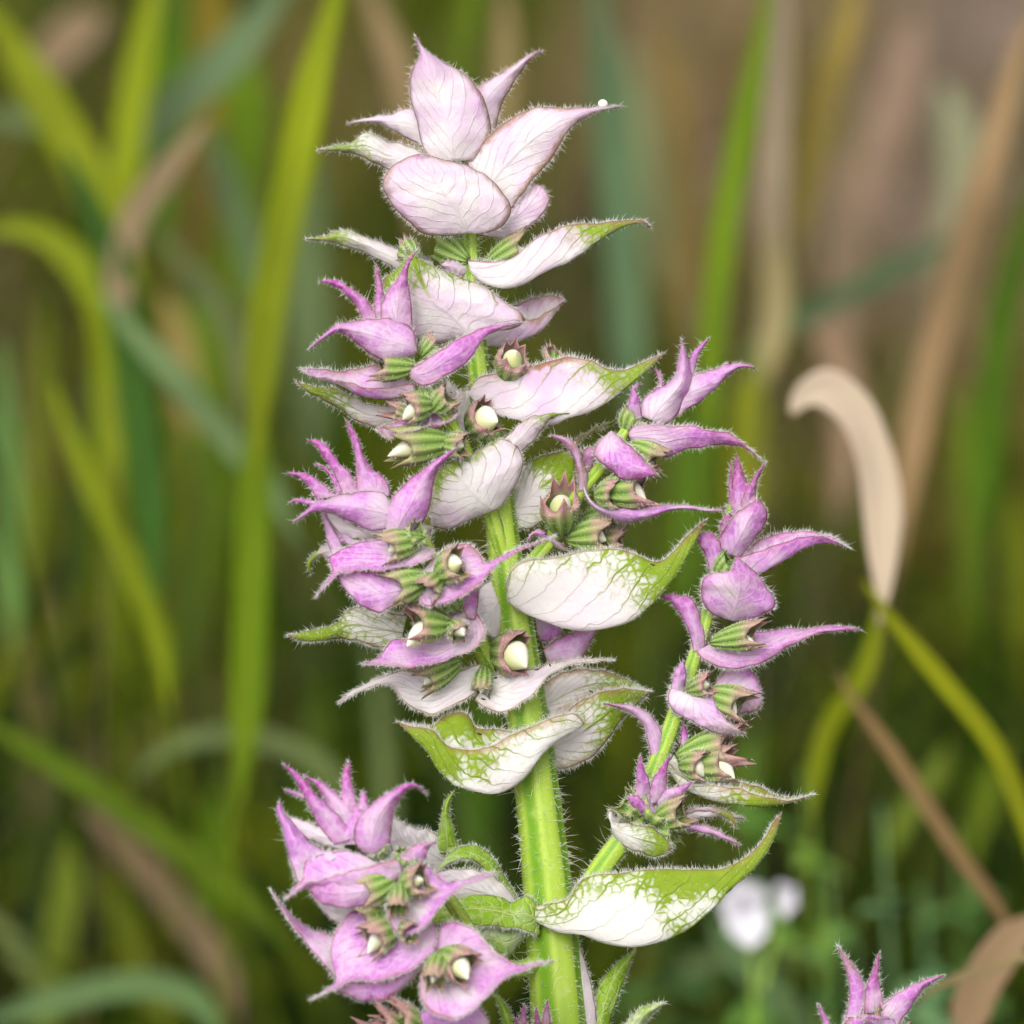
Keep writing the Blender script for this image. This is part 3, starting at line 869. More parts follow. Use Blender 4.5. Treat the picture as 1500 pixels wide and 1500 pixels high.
# main stem: drawn in the picture plane, then on down to the soil
below = (5560., -90.)
tube('main_stem', [(868, 5330, 250), (858, 3600, 120), (836, 2300, 30), (824, 1640, 0), (819, 1500, 0), (808, 1360, 0), (796, 1240, 0), (782, 1120, 0), (766, 1000, -4), (752, 900, -6), (738, 800, -8),
     (727, 700, -8), (712, 610, -8), (700, 530, -8), (694, 450, -8), (690, 370, -8), (689, 320, -8), (688, 270, -8)],
     [104, 100, 96, 88, 84, 78, 70, 65, 60, 56, 50, 44, 38, 32, 29, 26, 22, 16], sage, nseg=150, hair=14000, long_hair=.13, rot=.35)

# --- top rosette
B(sage, '1', (-40, -50), (0, 22, 0), 'top', [(640, 490), (690, 340), (738, 262), (800, 228), (880, 180), (940, 138), (990, 122)],
  [(800, 500), (815, 400), (832, 335), (860, 280), (902, 210), (950, 150), (990, 122)])
B(sage, '1', (-40, -70), (0, 22, 0), 'top', [(540, 440), (470, 352), (400, 374), (300, 391), (215, 412)], [(560, 540), (500, 495), (430, 450), (370, 420), (290, 405), (215, 412)])
B(sage, '1', (5, 8), (-12, 40, -12), 'top', [(560, 560), (520, 515), (492, 400), (464, 280), (476, 195), (508, 145), (500, 105), (486, 62)],
  [(720, 560), (790, 452), (768, 342), (716, 250), (640, 185), (570, 146), (524, 118), (486, 62)], M=[(640, 560), (620, 440), (580, 320), (535, 180), (512, 120), (486, 62)])
B(sage, '1', (-10, 0), (-30, 18, 0), (.2, .55, 0, .7), [(600, 580), (490, 516), (440, 490), (380, 490), (335, 465), (285, 455), (245, 482), (180, 497), (98, 519)],
  [(560, 660), (440, 620), (370, 590), (325, 565), (260, 535), (190, 522), (98, 519)], hair=1.5)
B(sage, '1', (-5, 20), (10, 36, 22), 'top', [(690, 560), (720, 525), (780, 462), (850, 405), (930, 357), (1010, 345), (1100, 352), (1200, 347), (1310, 343)],
  [(850, 800), (890, 720), (925, 680), (962, 628), (1040, 542), (1090, 450), (1150, 395), (1230, 358), (1310, 343)])
B(sage, '1', (-10, 0), (-10, 20, 10), 'top', [(720, 830), (850, 745), (890, 690), (930, 650), (990, 662)], [(730, 850), (830, 868), (920, 832), (990, 775), (1022, 715), (990, 662)])
B(sage, '1', (40, 52), (0, 46, 0), 'top', [(655, 852), (600, 860), (520, 850), (440, 785), (375, 705), (358, 645), (395, 585), (450, 550), (500, 535)],
  [(735, 850), (800, 840), (850, 800), (868, 755), (815, 662), (725, 592), (620, 560), (555, 545), (500, 535)], M=[(695, 850), (660, 760), (600, 680), (550, 610), (500, 535)])
egg = None

# --- second tier
B(sage, '1', (-30, -30), (0, 20, 0), (.2, .5, 0, .7), [(560, 960), (450, 925), (350, 892), (270, 860), (190, 835), (130, 860), (52, 874)], [(540, 1080), (420, 1000), (340, 950), (260, 915), (190, 895), (120, 880), (52, 874)], hair=1.4)
B(sage, '1', (0, 10), (28, 30, -30), 'pw', [(695, 955), (760, 962), (830, 962), (900, 930), (960, 882), (1050, 832), (1150, 812), (1250, 806), (1350, 798), (1405, 800), (1424, 828)], None,
  M=[(705, 1000), (760, 1045), (830, 1068), (920, 1052), (1000, 1012), (1100, 962), (1180, 902), (1270, 845), (1350, 812), (1400, 808), (1424, 828)], far=(0, 7))
B(sage, '2', (-60, -40), (-20, 0, 20), 'top', [(960, 440), (1090, 350), (1200, 312), (1290, 305), (1328, 325)], [(930, 470), (1080, 425), (1190, 412), (1260, 370), (1328, 325)],
  M=[(930, 540), (1090, 530), (1210, 460), (1280, 385), (1328, 325)], hair=1.4)
B(sage, '2', (34, 46), (-5, 45, -5), 'pw', [(850, 502), (700, 528), (600, 508), (500, 425), (455, 310), (465, 230), (520, 180), (570, 130), (568, 72)],
  [(900, 495), (1050, 462), (1140, 422), (1060, 348), (960, 270), (860, 222), (720, 168), (620, 118), (568, 72)], M=[(868, 498), (790, 400), (690, 320), (630, 200), (595, 120), (568, 72)], hair=1.3)
# whitish hidden base bracts at nodes
B(sage, 'c', (-12, 10), (0, 25, 0), 'top', [(640, 240), (560, 200), (470, 215), (430, 240)], [(640, 330), (560, 330), (480, 290), (430, 240)])
calyx(sage, '1', (700, 960), (600, 900), 26, (5, -25), .15, hair=120, upper=(-.3, -1, 0))
calyx(sage, '1', (770, 975), (900, 905), 22, (0, 5), .6, bud=(4, 15, -.25), upper=(-.4, -1, .2))
calyx(sage, 'c', (250, 200), (180, 140), 20, (20, 0), .8)

# --- third tier
B(sage, '2', (20, 20), (-5, 26, 10), (.12, .72, 0, .6), [(560, 815), (450, 832), (370, 817), (300, 782), (220, 747), (120, 737), (48, 716)], [(560, 900), (430, 926), (330, 896), (250, 846), (170, 800), (100, 760), (48, 716)], hair=1.6)
B(sage, '4', (14, 14), (26, 30, -30), 'pw', [(40, 285), (70, 245), (130, 226), (230, 211), (350, 181), (450, 156), (550, 146), (620, 160), (680, 196), (740, 211), (830, 190), (900, 158), (972, 124)], None,
  M=[(20, 320), (95, 390), (200, 440), (330, 470), (430, 474), (530, 436), (640, 392), (720, 350), (790, 292), (860, 236), (920, 182), (972, 124)], far=(0, 8), hair=1.4)
B(sage, '4', (30, 66), (0, 25, 10), 'pw', [(150, 590), (220, 520), (300, 452), (400, 422), (512, 419)], [(250, 620), (330, 560), (370, 500), (430, 440), (512, 419)])
calyx(sage, 'c', (900, 1090), (960, 930), 30, (10, 30), .95, bud=(14, 21, -.25), upper=(.2, -1, -.3))
calyx(sage, 'c', (1240, 980), (1270, 900), 18, (-20, -10), .9)
calyx(sage, 'c', (630, 1450), (745, 1360), 28, (25, 50), .95, bud=(26, 24, -.55), upper=(-.1, -1, -.1))
B(sage, 'c', (-8, 30), (0, 20, 0), 'wh', [(640, 1150), (560, 1160), (480, 1090), (440, 1110)], [(650, 1500), (560, 1420), (520, 1250), (440, 1110)])

# --- fourth tier: two opposite bracts, the front one against the stem
B(sage, '4', (-25, -10), (-10, 25, 10), 'wg', [(215, 830), (260, 700), (320, 652), (400, 624), (480, 606), (535, 615)], [(200, 960), (300, 985), (400, 935), (495, 850), (545, 750), (535, 615)])
B(sage, '3', (45, 62), (-5, 42, -5), 'pw', [(1030, 490), (950, 522), (850, 562), (760, 552), (742, 450), (768, 350), (800, 268)],
  [(1075, 470), (1110, 430), (1165, 345), (1195, 250), (1165, 172), (1080, 143), (1000, 188), (900, 236), (800, 268)], M=[(1050, 482), (970, 410), (895, 330), (800, 268)], hair=1.2)
calyx(sage, '4', (480, 1010), (465, 850), 34, (10, 40), .95, bud=(10, 24, -.25), upper=(.3, -1, -.7), teeth=.5)
calyx(sage, '4', (500, 1030), (680, 1010), 26, (10, 30), .7, bud=(2, 20, -.4))
calyx(sage, '4', (560, 950), (720, 935), 26, (-20, -10), .8)
calyx(sage, '4', (640, 1070), (760, 1050), 24, (-10, 0), .85)
B(sage, 'd', (-8, 30), (0, 15, 0), 'dus', [(640, 200), (540, 120), (500, 120), (465, 165)], [(800, 250), (660, 150), (540, 80), (490, 110), (465, 165)], hair=.8)

# --- fifth tier: large side-on bract to the right and the leafy one to the left
B(sage, '0', (30, 30), (26, 30, -30), 'wg', [(741, 862), (752, 832), (778, 820), (815, 816), (860, 807), (896, 804), (928, 812), (952, 821), (970, 822), (988, 806), (1005, 786), (1020, 772), (1034, 762)], None,
  M=[(744, 882), (768, 898), (812, 914), (866, 921), (914, 914), (955, 887), (984, 852), (1004, 818), (1018, 792), (1034, 762)], far=(0, 6), hair=1.4)
B(sage, '3', (-8, 20), (0, 25, 0), 'wh', [(1100, 820), (1010, 830), (970, 900), (985, 1040)], [(1130, 950), (1110, 1060), (1060, 1090), (985, 1040)])
B(sage, '3', (25, 10), (-10, 24, 10), 'gw', [(640, 985), (480, 958), (400, 952), (345, 972), (310, 1022), (200, 1050), (130, 1067), (72, 1079)], [(600, 1150), (480, 1128), (380, 1102), (280, 1096), (180, 1106), (110, 1096), (72, 1079)], hair=2.0)
B(sage, 'd', (-40, -60), (0, 20, 0), 'lilw', [(520, 700), (600, 700), (680, 740), (715, 820)], [(540, 860), (590, 900), (660, 880), (715, 820)])
B(sage, 'd', (-35, -20), (0, 25, 0), 'lilw', [(580, 960), (680, 880), (780, 840), (880, 800), (965, 790)], [(620, 1060), (760, 1050), (860, 1020), (930, 900), (965, 790)])
calyx(sage, 'd', (205, 975), (365, 985), 33, (20, 50), .95, bud=(30, 27, -.5), upper=(.25, -1, .1))
calyx(sage, 'd', (150, 1080), (130, 1250), 19, (40, 60), .5, bud=(8, 15, 0), teeth=.2)
# sixth tier
B(sage, '5', (45, 40), (-5, 10, 25), 'wh', [(760, 300), (600, 342), (500, 332), (430, 330), (370, 355), (300, 386), (240, 420), (203, 458)],
  [(760, 400), (700, 442), (640, 472), (580, 497), (520, 486), (470, 455), (430, 412), (390, 382), (320, 397), (260, 424), (203, 458)], hair=1.6)
B(sage, '5', (45, 60), (-30, -8, 22), 'white', [(800, 350), (880, 330), (980, 318), (1050, 298), (1150, 280), (1284, 288)],
  [(738, 445), (800, 486), (855, 488), (920, 452), (980, 402), (1035, 340), (1100, 312), (1200, 293), (1284, 288)], hair=1.3)
B(sage, '5', (-20, -20), (-30, 10, 25), 'wg', [(1010, 380), (1100, 330), (1200, 324), (1300, 350), (1370, 385), (1425, 408)], [(1060, 520), (1130, 460), (1200, 422), (1300, 397), (1380, 400), (1425, 408)],
  M=[(1010, 470), (1100, 420), (1200, 385), (1300, 378), (1425, 408)], hair=2.0)
B(sage, '5', (-15, -5), (30, 20, -10), 'wg', [(1020, 560), (1130, 462), (1200, 424), (1300, 399), (1380, 402), (1425, 410)], [(1010, 690), (1080, 712), (1150, 692), (1230, 632), (1285, 560), (1330, 500), (1385, 450), (1425, 410)], hair=2.0)
B(sage, '5', (30, 70), (45, 40, -25), (.12, 1.05, .0, .9), [(1165, 535), (1130, 494), (1080, 502), (1000, 530), (880, 582), (790, 626), (700, 641), (620, 612), (570, 560), (500, 548), (435, 528)],
  [(1160, 530), (1050, 520), (920, 560), (800, 560), (740, 552), (710, 502), (660, 495), (610, 512), (570, 545), (500, 543), (435, 528)],
  M=[(1165, 540), (1070, 600), (1000, 662), (950, 730), (880, 785), (810, 810), (740, 800), (660, 772), (600, 720), (550, 640), (500, 590), (435, 528)], hair=1.6)

# --- lowest node: two stem leaves
B(sage, '8', (48, 62), (24, 28, -30), (.05, 1.75, 0, .5), [(100, 470), (150, 462), (210, 446), (255, 382), (300, 366), (400, 361), (500, 346), (620, 351), (720, 346), (800, 311), (860, 250), (893, 190), (918, 166)], None,
  M=[(100, 520), (180, 556), (260, 568), (330, 592), (430, 609), (520, 592), (600, 552), (680, 492), (742, 422), (822, 352), (880, 272), (908, 205), (918, 166)], far=(0, 9), hair=1.4, name='leaf')
B(sage, '7', (35, 100), (-25, 10, 30), (.2, 1, 0, .3), [(1290, 740), (1225, 668), (1160, 692), (1100, 670), (1030, 655), (950, 660), (880, 692), (760, 770)],
  [(1285, 850), (1200, 818), (1100, 806), (1000, 800), (900, 790), (760, 790)], mat=LEAF, name='leaf', hair=1.2)
B(sage, '7', (25, 90), (0, 20, 0), (.6, 1, 0, .1), [(1250, 820), (1100, 806), (1000, 800), (900, 800)], [(1230, 835), (1180, 890), (1130, 945), (1030, 880), (900, 800)], mat=LEAF, name='leaf', hair=.8)
B(sage, '7', (30, 60), (0, 20, 0), (.25, 1, 0, .2), [(800, 470), (815, 400), (835, 300), (850, 230), (888, 188)], [(920, 470), (905, 420), (885, 350), (865, 270), (888, 188)], mat=LEAF, name='leaf')
B(sage, '7', (10, 60), (-20, 20, 20), (.3, 1, 0, .3), [(1190, 690), (1110, 560), (1040, 460), (950, 430), (860, 480), (800, 560)], [(1150, 690), (1060, 600), (1020, 530), (960, 490), (880, 510), (800, 560)],
  M=[(1170, 690), (1100, 620), (1050, 520), (960, 470), (870, 500), (800, 560)], mat=LEAF, name='leaf', hair=2.2)
B(sage, '7', (20, 80), (0, 20, 0), 'wh', [(1180, 690), (1080, 580), (960, 540), (800, 560)], [(1160, 720), (1000, 720), (880, 700), (800, 560)], hair=1.0, name='leaf')
B(sage, '7', (20, 90), (0, 25, 0), 'wh', [(860, 440), (780, 370), (700, 350), (600, 300)], [(820, 560), (700, 520), (620, 480), (600, 300)], hair=1.3, name='leaf')
# leaves from the node below the frame
B(sage, '8', (-20, -30), (0, 25, 0), (.1, 1, 0, .1), [(270, 1000), (290, 800), (335, 700), (380, 655), (432, 622)], [(330, 1010), (352, 860), (375, 770), (400, 700), (432, 622)], mat=LEAF, name='leaf')
B(sage, '8', (-10, 20), (0, 20, 0), (.6, 1, 0, .1), [(370, 960), (400, 865), (450, 812), (530, 793)], [(420, 980), (450, 900), (480, 840), (530, 793)], mat=LEAF, name='leaf', hair=2.0)
B(sage, '8', (-10, 0), (0, 15, 0), 'wh', [(245, 1000), (240, 800), (235, 680), (242, 590)], [(300, 1000), (302, 860), (285, 730), (242, 590)], name='leaf', hair=1.2)
B(sage, 'e', (-20, -20), (0, 20, 0), (.1, 1, 0, .1), [(470, 1700), (430, 1400), (400, 1320), (380, 1290)], [(560, 1700), (520, 1450), (460, 1340), (380, 1290)], mat=LEAF, name='leaf')


# ------------------------------------------------------------------ side branches
def branch(label=None):
    o = bpy.data.objects.new('side_branch', None); COL.objects.link(o); o.parent = sage
    o.empty_display_size = .01
    if label:
        o['label'] = label
    POOL[o.name] = []
    return o


# branch A: upper left pink cluster
A = branch('short side branch ending in an open lilac cluster')
tube('branch_stem', [(742, 830, 0), (715, 740, 25), (690, 680, 50), (660, 620, 80), (632, 570, 85), (614, 530, 85)], [24, 24, 22, 20, 15, 10], A, hair=420, nr=20, nseg=40)
B(A, '2', (85, 80), (0, 12, 0), 'mag', [(425, 420), (420, 350), (430, 280), (426, 200), (424, 152)], [(470, 420), (466, 320), (450, 240), (440, 190), (424, 152)])
B(A, '2', (85, 75), (0, 16, 0), 'mag', [(445, 430), (375, 320), (310, 270), (240, 233), (158, 236)], [(370, 440), (330, 352), (280, 292), (220, 250), (158, 236)])
B(A, '2', (95, 100), (0, 26, 0), 'mag', [(450, 440), (458, 350), (490, 278), (540, 208), (572, 140), (625, 88)], [(600, 470), (598, 380), (588, 300), (574, 225), (584, 150), (625, 88)])
B(A, '2', (100, 120), (-5, 34, 5), 'lil', [(622, 560), (592, 455), (520, 424), (420, 419), (330, 430), (250, 438), (180, 490), (108, 560)],
  [(622, 575), (560, 608), (480, 617), (400, 572), (330, 522), (290, 487), (230, 482), (170, 512), (108, 560)], hair=1.3)
B(A, '2', (100, 130), (30, 34, 20), 'lil', [(588, 655), (680, 600), (760, 550), (860, 490), (950, 455), (1040, 440), (1134, 431)], [(588, 695), (640, 732), (700, 722), (780, 672), (862, 620), (905, 555), (945, 500), (1010, 463), (1134, 431)], hair=1.2)
B(A, '2', (80, 90), (-30, 0, 30), 'lilw', [(560, 690), (420, 637), (340, 652), (250, 666), (150, 656), (62, 654)], [(610, 720), (500, 737), (400, 746), (300, 722), (200, 700), (120, 684), (62, 654)],
  M=[(610, 765), (540, 788), (440, 788), (340, 765), (250, 722), (130, 690), (62, 654)], hair=1.3)
B(A, '2', (85, 110), (-40, -10, 32), 'lilw', [(700, 800), (780, 765), (760, 830), (640, 880), (540, 900), (430, 942)], [(810, 765), (822, 830), (795, 890), (700, 920), (560, 960), (480, 985), (430, 942)],
  M=[(790, 800), (800, 860), (760, 900), (650, 930), (540, 950), (430, 942)], hair=1.0)
calyx(A, '2', (620, 640), (450, 635), 24, (95, 105), .75, upper=(0, -1, -.3))
calyx(A, '2', (640, 600), (700, 540), 18, (80, 75), .8)
calyx(A, '2', (700, 830), (590, 840), 24, (95, 110), .85, bud=(14, 14, -.6))
calyx(A, '2', (700, 860), (770, 790), 20, (95, 105), .7)
calyx(A, '2', (660, 720), (690, 790), 22, (90, 85), .1, teeth=.3)
calyx(A, '2', (800, 1000), (570, 1020), 30, (80, 100), .45, bud=(28, 17, -.25))
calyx(A, '2', (740, 1010), (830, 1020), 20, (85, 100), .7, bud=(4, 14, -.2))
calyx(A, '2', (620, 880), (520, 850), 15, (70, 70), .9, teeth=.8)
flush_hair(A)

# branch C: middle left pink cluster
C = branch('hairy side branch ending in a spiky lilac cluster beside the stem')
tube('branch_stem', [(778, 1090, -10), (744, 1022, 2), (712, 960, 28), (672, 890, 62), (640, 830, 90), (610, 770, 100), (575, 735, 105)], [30, 30, 28, 24, 20, 15, 9], C, hair=700, nr=20, nseg=40)
B(C, '3', (105, 90), (0, 14, 0), 'mag', [(330, 400), (290, 300), (240, 222), (200, 165), (163, 148)], [(410, 400), (372, 312), (312, 250), (262, 180), (210, 147), (163, 148)])
B(C, '3', (100, 85), (0, 8, 0), 'mag', [(300, 410), (290, 350), (255, 295), (203, 260)], [(325, 400), (305, 330), (262, 283), (203, 260)])
B(C, '3', (105, 90), (0, 14, 0), 'mag', [(210, 430), (170, 362), (130, 327), (63, 304)], [(300, 410), (225, 350), (162, 310), (63, 304)])
B(C, '3', (105, 100), (0, 8, 0), 'mag', [(210, 470), (160, 452), (110, 440), (78, 445)], [(230, 440), (170, 432), (110, 428), (78, 445)])
B(C, '3', (110, 95), (0, 26, 0), 'mag', [(400, 430), (402, 335), (392, 235), (376, 150), (348, 52)], [(562, 410), (545, 352), (482, 288), (432, 210), (395, 120), (348, 52)])
B(C, '3', (118, 140), (-5, 34, 5), 'lil', [(560, 450), (522, 400), (440, 389), (340, 401), (250, 430), (200, 447), (150, 492), (98, 538)], [(560, 560), (480, 578), (400, 547), (320, 512), (250, 486), (205, 482), (150, 505), (98, 538)], hair=1.2)
B(C, '3', (95, 100), (0, 15, 0), 'wh', [(520, 570), (430, 570), (330, 520), (250, 490)], [(520, 610), (400, 615), (310, 580), (250, 490)])
B(C, '3', (120, 140), (0, 40, 0), 'lil', [(545, 590), (533, 522), (560, 440), (640, 350), (720, 280), (790, 232), (874, 186)], [(610, 610), (680, 572), (732, 500), (752, 420), (767, 350), (784, 290), (822, 242), (874, 186)], hair=1.2)
B(C, '3', (105, 100), (0, 14, 0), 'dus', [(280, 690), (255, 600), (232, 482)], [(345, 690), (300, 590), (232, 482)], nv=24)
B(C, '3', (80, 70), (0, 14, 0), 'pg', [(330, 660), (250, 650), (195, 690), (165, 730), (180, 785)], [(330, 720), (270, 710), (215, 705), (185, 735), (180, 785)], nv=24)
B(C, '3', (95, 90), (0, 10, 0), 'dus', [(420, 630), (340, 580), (270, 520)], [(400, 660), (320, 620), (270, 520)], nv=20)
B(C, '3', (115, 135), (10, 30, 25), 'lilw', [(720, 860), (640, 800), (500, 780), (400, 778), (300, 785)], [(710, 890), (640, 905), (580, 935), (505, 970), (430, 942), (350, 862), (300, 785)], hair=1.3)
B(C, '3', (120, 150), (-25, -5, 32), 'lil', [(620, 600), (520, 618), (420, 635), (320, 672), (268, 712), (285, 770), (250, 825), (200, 898)], [(768, 650), (752, 700), (650, 742), (500, 772), (380, 775), (320, 785), (268, 825), (200, 898)],
  M=[(745, 660), (640, 700), (520, 730), (400, 745), (320, 765), (262, 820), (200, 898)], hair=1.3)
B(C, '3', (125, 165), (-25, -15, 35), 'lil', [(760, 720), (800, 680), (850, 648), (930, 644), (985, 690), (1015, 732), (1060, 722), (1120, 682), (1220, 645), (1350, 605)],
  [(700, 850), (700, 900), (725, 938), (800, 922), (880, 892), (960, 852), (1030, 790), (1100, 722), (1200, 664), (1350, 605)], M=[(700, 800), (740, 800), (830, 800), (930, 770), (1010, 745), (1100, 702), (1210, 655), (1350, 605)], hair=1.2)
calyx(C, '3', (780, 790), (870, 740), 26, (130, 155), .7, bud=(12, 18, -.2), upper=(.2, -1, .2))
calyx(C, '3', (800, 800), (735, 860), 22, (130, 150), .8)
calyx(C, '3', (740, 800), (590, 850), 27, (125, 140), .5, upper=(0, -1, -.3))
calyx(C, '3', (720, 620), (560, 655), 24, (120, 135), .65, bud=(4, 14, -.3))
calyx(C, '3', (660, 640), (690, 590), 18, (120, 140), .2)
B(C, '3', (95, 110), (0, 12, 0), 'dus', [(930, 1000), (905, 920), (930, 860), (975, 838)], [(965, 1000), (978, 930), (980, 880), (975, 838)], nv=24)
B(C, '3', (95, 120), (0, 14, 0), 'pg', [(690, 620), (690, 560), (720, 515), (745, 508)], [(750, 610), (755, 560), (750, 530), (745, 508)], nv=24)
# cup bract with two calyces
B(C, '3', (90, 120), (-45, -15, 30), 'lilw', [(900, 965), (760, 1010), (640, 1090), (560, 1110), (528, 1155), (500, 1190), (425, 1212)], [(975, 975), (1012, 1045), (1000, 1105), (950, 1150), (860, 1190), (760, 1215), (650, 1228), (540, 1222), (425, 1212)],
  M=[(950, 1000), (930, 1090), (840, 1150), (720, 1180), (600, 1185), (510, 1200), (425, 1212)], hair=1.2)
calyx(C, '3', (860, 1030), (690, 1025), 28, (95, 115), .9, bud=(26, 19, -.75), upper=(-.1, -1, -.1))
calyx(C, '3', (850, 1020), (890, 1065), 18, (110, 125), .7, bud=(12, 13, 0), teeth=.25)
calyx(C, '3', (900, 1200), (735, 1280), 24, (58, 66), .55, bud=(8, 16, -.3))
calyx(C, '3', (880, 960), (850, 900), 20, (95, 105), .1, teeth=.3)
flush_hair(C)

# branch F: lower left pink cluster, nearer the camera
Fb = branch('side branch ending in the largest magenta cluster below')
tube('branch_stem', [(800, 1400, 0), (752, 1420, 60), (700, 1380, 130), (650, 1310, 185), (600, 1275, 200)], [26, 26, 24, 20, 12], Fb, hair=300, nr=20, nseg=40)
B(Fb, '7', (195, 180), (0, 12, 0), 'mag', [(375, 260), (378, 150), (392, 80), (412, 48)], [(455, 280), (425, 170), (416, 100), (412, 48)])
B(Fb, '7', (195, 190), (0, 10, 0), 'mag', [(450, 270), (460, 220), (476, 180)], [(500, 280), (495, 230), (476, 180)], nv=20)
B(Fb, '7', (195, 175), (0, 20, 0), 'mag', [(340, 380), (312, 250), (262, 160), (200, 112)], [(480, 350), (435, 270), (365, 200), (290, 145), (200, 112)])
B(Fb, '7', (205, 190), (0, 24, 0), 'mag', [(345, 430), (262, 320), (212, 222), (160, 120), (110, 62)], [(440, 400), (340, 272), (245, 182), (182, 110), (110, 62)])
B(Fb, '7', (190, 180), (0, 8, 0), 'dus', [(205, 220), (170, 205), (115, 180)], [(210, 205), (165, 187), (115, 180)], nv=16, nu=9)
B(Fb, '7', (200, 190), (0, 24, 0), 'mag', [(330, 430), (400, 300), (440, 260), (470, 262)], [(500, 430), (500, 340), (490, 290), (470, 262)])
B(Fb, '7', (200, 190), (0, 15, 0), 'wh', [(400, 420), (280, 350), (200, 320), (130, 300)], [(380, 450), (270, 420), (190, 380), (130, 300)])
B(Fb, '7', (205, 190), (10, 34, 0), 'lilw', [(180, 610), (132, 455), (105, 345), (80, 270), (92, 232)], [(380, 470), (250, 432), (165, 345), (120, 290), (92, 232)], hair=1.4)
B(Fb, '7', (210, 230), (0, 36, 0), 'mag', [(510, 478), (438, 425), (443, 342), (500, 268), (570, 210), (640, 165), (700, 148), (765, 196)], [(545, 478), (592, 432), (607, 342), (617, 272), (643, 222), (685, 172), (725, 165), (765, 196)])
B(Fb, '7', (215, 250), (-25, 0, 34), 'lil', [(480, 480), (380, 458), (300, 470), (212, 500), (195, 585), (160, 630), (112, 682)], [(632, 490), (500, 530), (380, 562), (285, 592), (232, 602), (175, 640), (112, 682)],
  M=[(640, 560), (500, 640), (400, 650), (300, 640), (235, 620), (170, 645), (112, 682)], hair=1.2)
B(Fb, '7', (215, 240), (20, 30, 20), 'lil', [(640, 520), (500, 570), (380, 590), (285, 600), (215, 605)], [(640, 580), (560, 640), (480, 705), (380, 718), (280, 692), (215, 605)], hair=1.2)
B(Fb, '7', (190, 190), (0, 20, 0), 'wh', [(520, 700), (400, 720), (300, 690), (240, 660)], [(480, 760), (400, 795), (310, 750), (240, 660)])
B(Fb, '7', (215, 260), (-20, -10, 36), 'lil', [(600, 600), (640, 480), (720, 500), (790, 552), (842, 597), (920, 592), (1000, 567), (1095, 556)], [(585, 660), (578, 700), (600, 792), (650, 838), (722, 812), (802, 742), (865, 672), (940, 622), (1020, 587), (1095, 556)],
  M=[(600, 640), (640, 660), (700, 680), (770, 660), (850, 625), (930, 603), (1010, 575), (1095, 556)], hair=1.2)
B(Fb, '7', (205, 215), (0, 12, 0), 'lil', [(640, 500), (680, 450), (740, 425), (810, 418)], [(720, 510), (760, 490), (775, 440), (810, 418)], nv=22)
B(Fb, '7', (195, 190), (-20, 15, 25), 'dus', [(400, 900), (330, 845), (250, 820), (160, 765), (100, 700), (52, 636)], [(380, 1080), (290, 970), (205, 865), (112, 742), (52, 636)], hair=1.5)
B(Fb, '7', (210, 245), (-30, -5, 36), 'lil', [(760, 770), (640, 740), (500, 722), (420, 740), (360, 810), (328, 890), (340, 990), (370, 1050), (300, 1100), (232, 1140)],
  [(800, 790), (812, 845), (790, 915), (722, 982), (620, 1032), (500, 1055), (420, 1055), (340, 1095), (232, 1140)], M=[(790, 790), (720, 880), (600, 930), (480, 960), (400, 1010), (320, 1090), (232, 1140)], hair=1.2)
B(Fb, '7', (205, 230), (15, 22, 10), 'lilw', [(760, 960), (620, 1040), (500, 1062), (400, 1062), (330, 1090)], [(740, 1000), (660, 1080), (590, 1130), (490, 1146), (410, 1120), (330, 1090)], hair=1.2)
B(Fb, '7', (220, 275), (-25, -10, 38), 'lil', [(760, 950), (815, 870), (832, 805), (900, 784), (980, 820), (1052, 892), (1110, 952), (1180, 980), (1260, 970), (1350, 962)],
  [(738, 1020), (735, 1090), (745, 1145), (800, 1202), (880, 1224), (980, 1182), (1062, 1102), (1132, 1042), (1222, 1002), (1350, 962)], M=[(760, 990), (840, 1010), (930, 1030), (1020, 1020), (1100, 1000), (1220, 985), (1350, 962)], hair=1.2)
calyx(Fb, '7', (620, 590), (480, 650), 27, (215, 230), .7, upper=(0, -1, -.3))
calyx(Fb, '7', (640, 640), (735, 595), 24, (215, 245), .8, bud=(6, 12, -.1))
calyx(Fb, '7', (640, 615), (632, 715), 20, (232, 262), .7, teeth=.3)
calyx(Fb, '7', (640, 800), (520, 860), 28, (205, 235), .85, bud=(16, 16, -.5))
calyx(Fb, '7', (650, 805), (690, 835), 18, (222, 246), .8, teeth=.3)
calyx(Fb, '7', (820, 930), (925, 985), 28, (215, 255), .9, bud=(26, 19, -.3), upper=(.3, -1, -.3))
calyx(Fb, '7', (830, 925), (800, 1040), 22, (232, 266), .7, bud=(12, 12, 0), teeth=.3)
calyx(Fb, '7', (600, 740), (470, 760), 24, (200, 215), .5)
calyx(Fb, '7', (660, 530), (670, 480), 18, (205, 215), .0, teeth=.2)
calyx(Fb, '7', (560, 470), (540, 440), 16, (205, 215), .2, teeth=.2)
B(Fb, '7', (170, 210), (-10, 25, 10), 'lilw', [(1060, 1300), (1040, 1220), (980, 1160), (900, 1160), (760, 1180), (700, 1230)], [(1040, 1330), (920, 1300), (800, 1290), (700, 1230)], hair=1.2)
calyx(Fb, '7', (760, 1290), (640, 1230), 26, (190, 215), .9, teeth=.7)
calyx(Fb, '7', (740, 1230), (620, 1195), 20, (185, 205), .85, teeth=.8)
calyx(Fb, '7', (680, 1330), (560, 1245), 22, (190, 215), .95, teeth=.8)
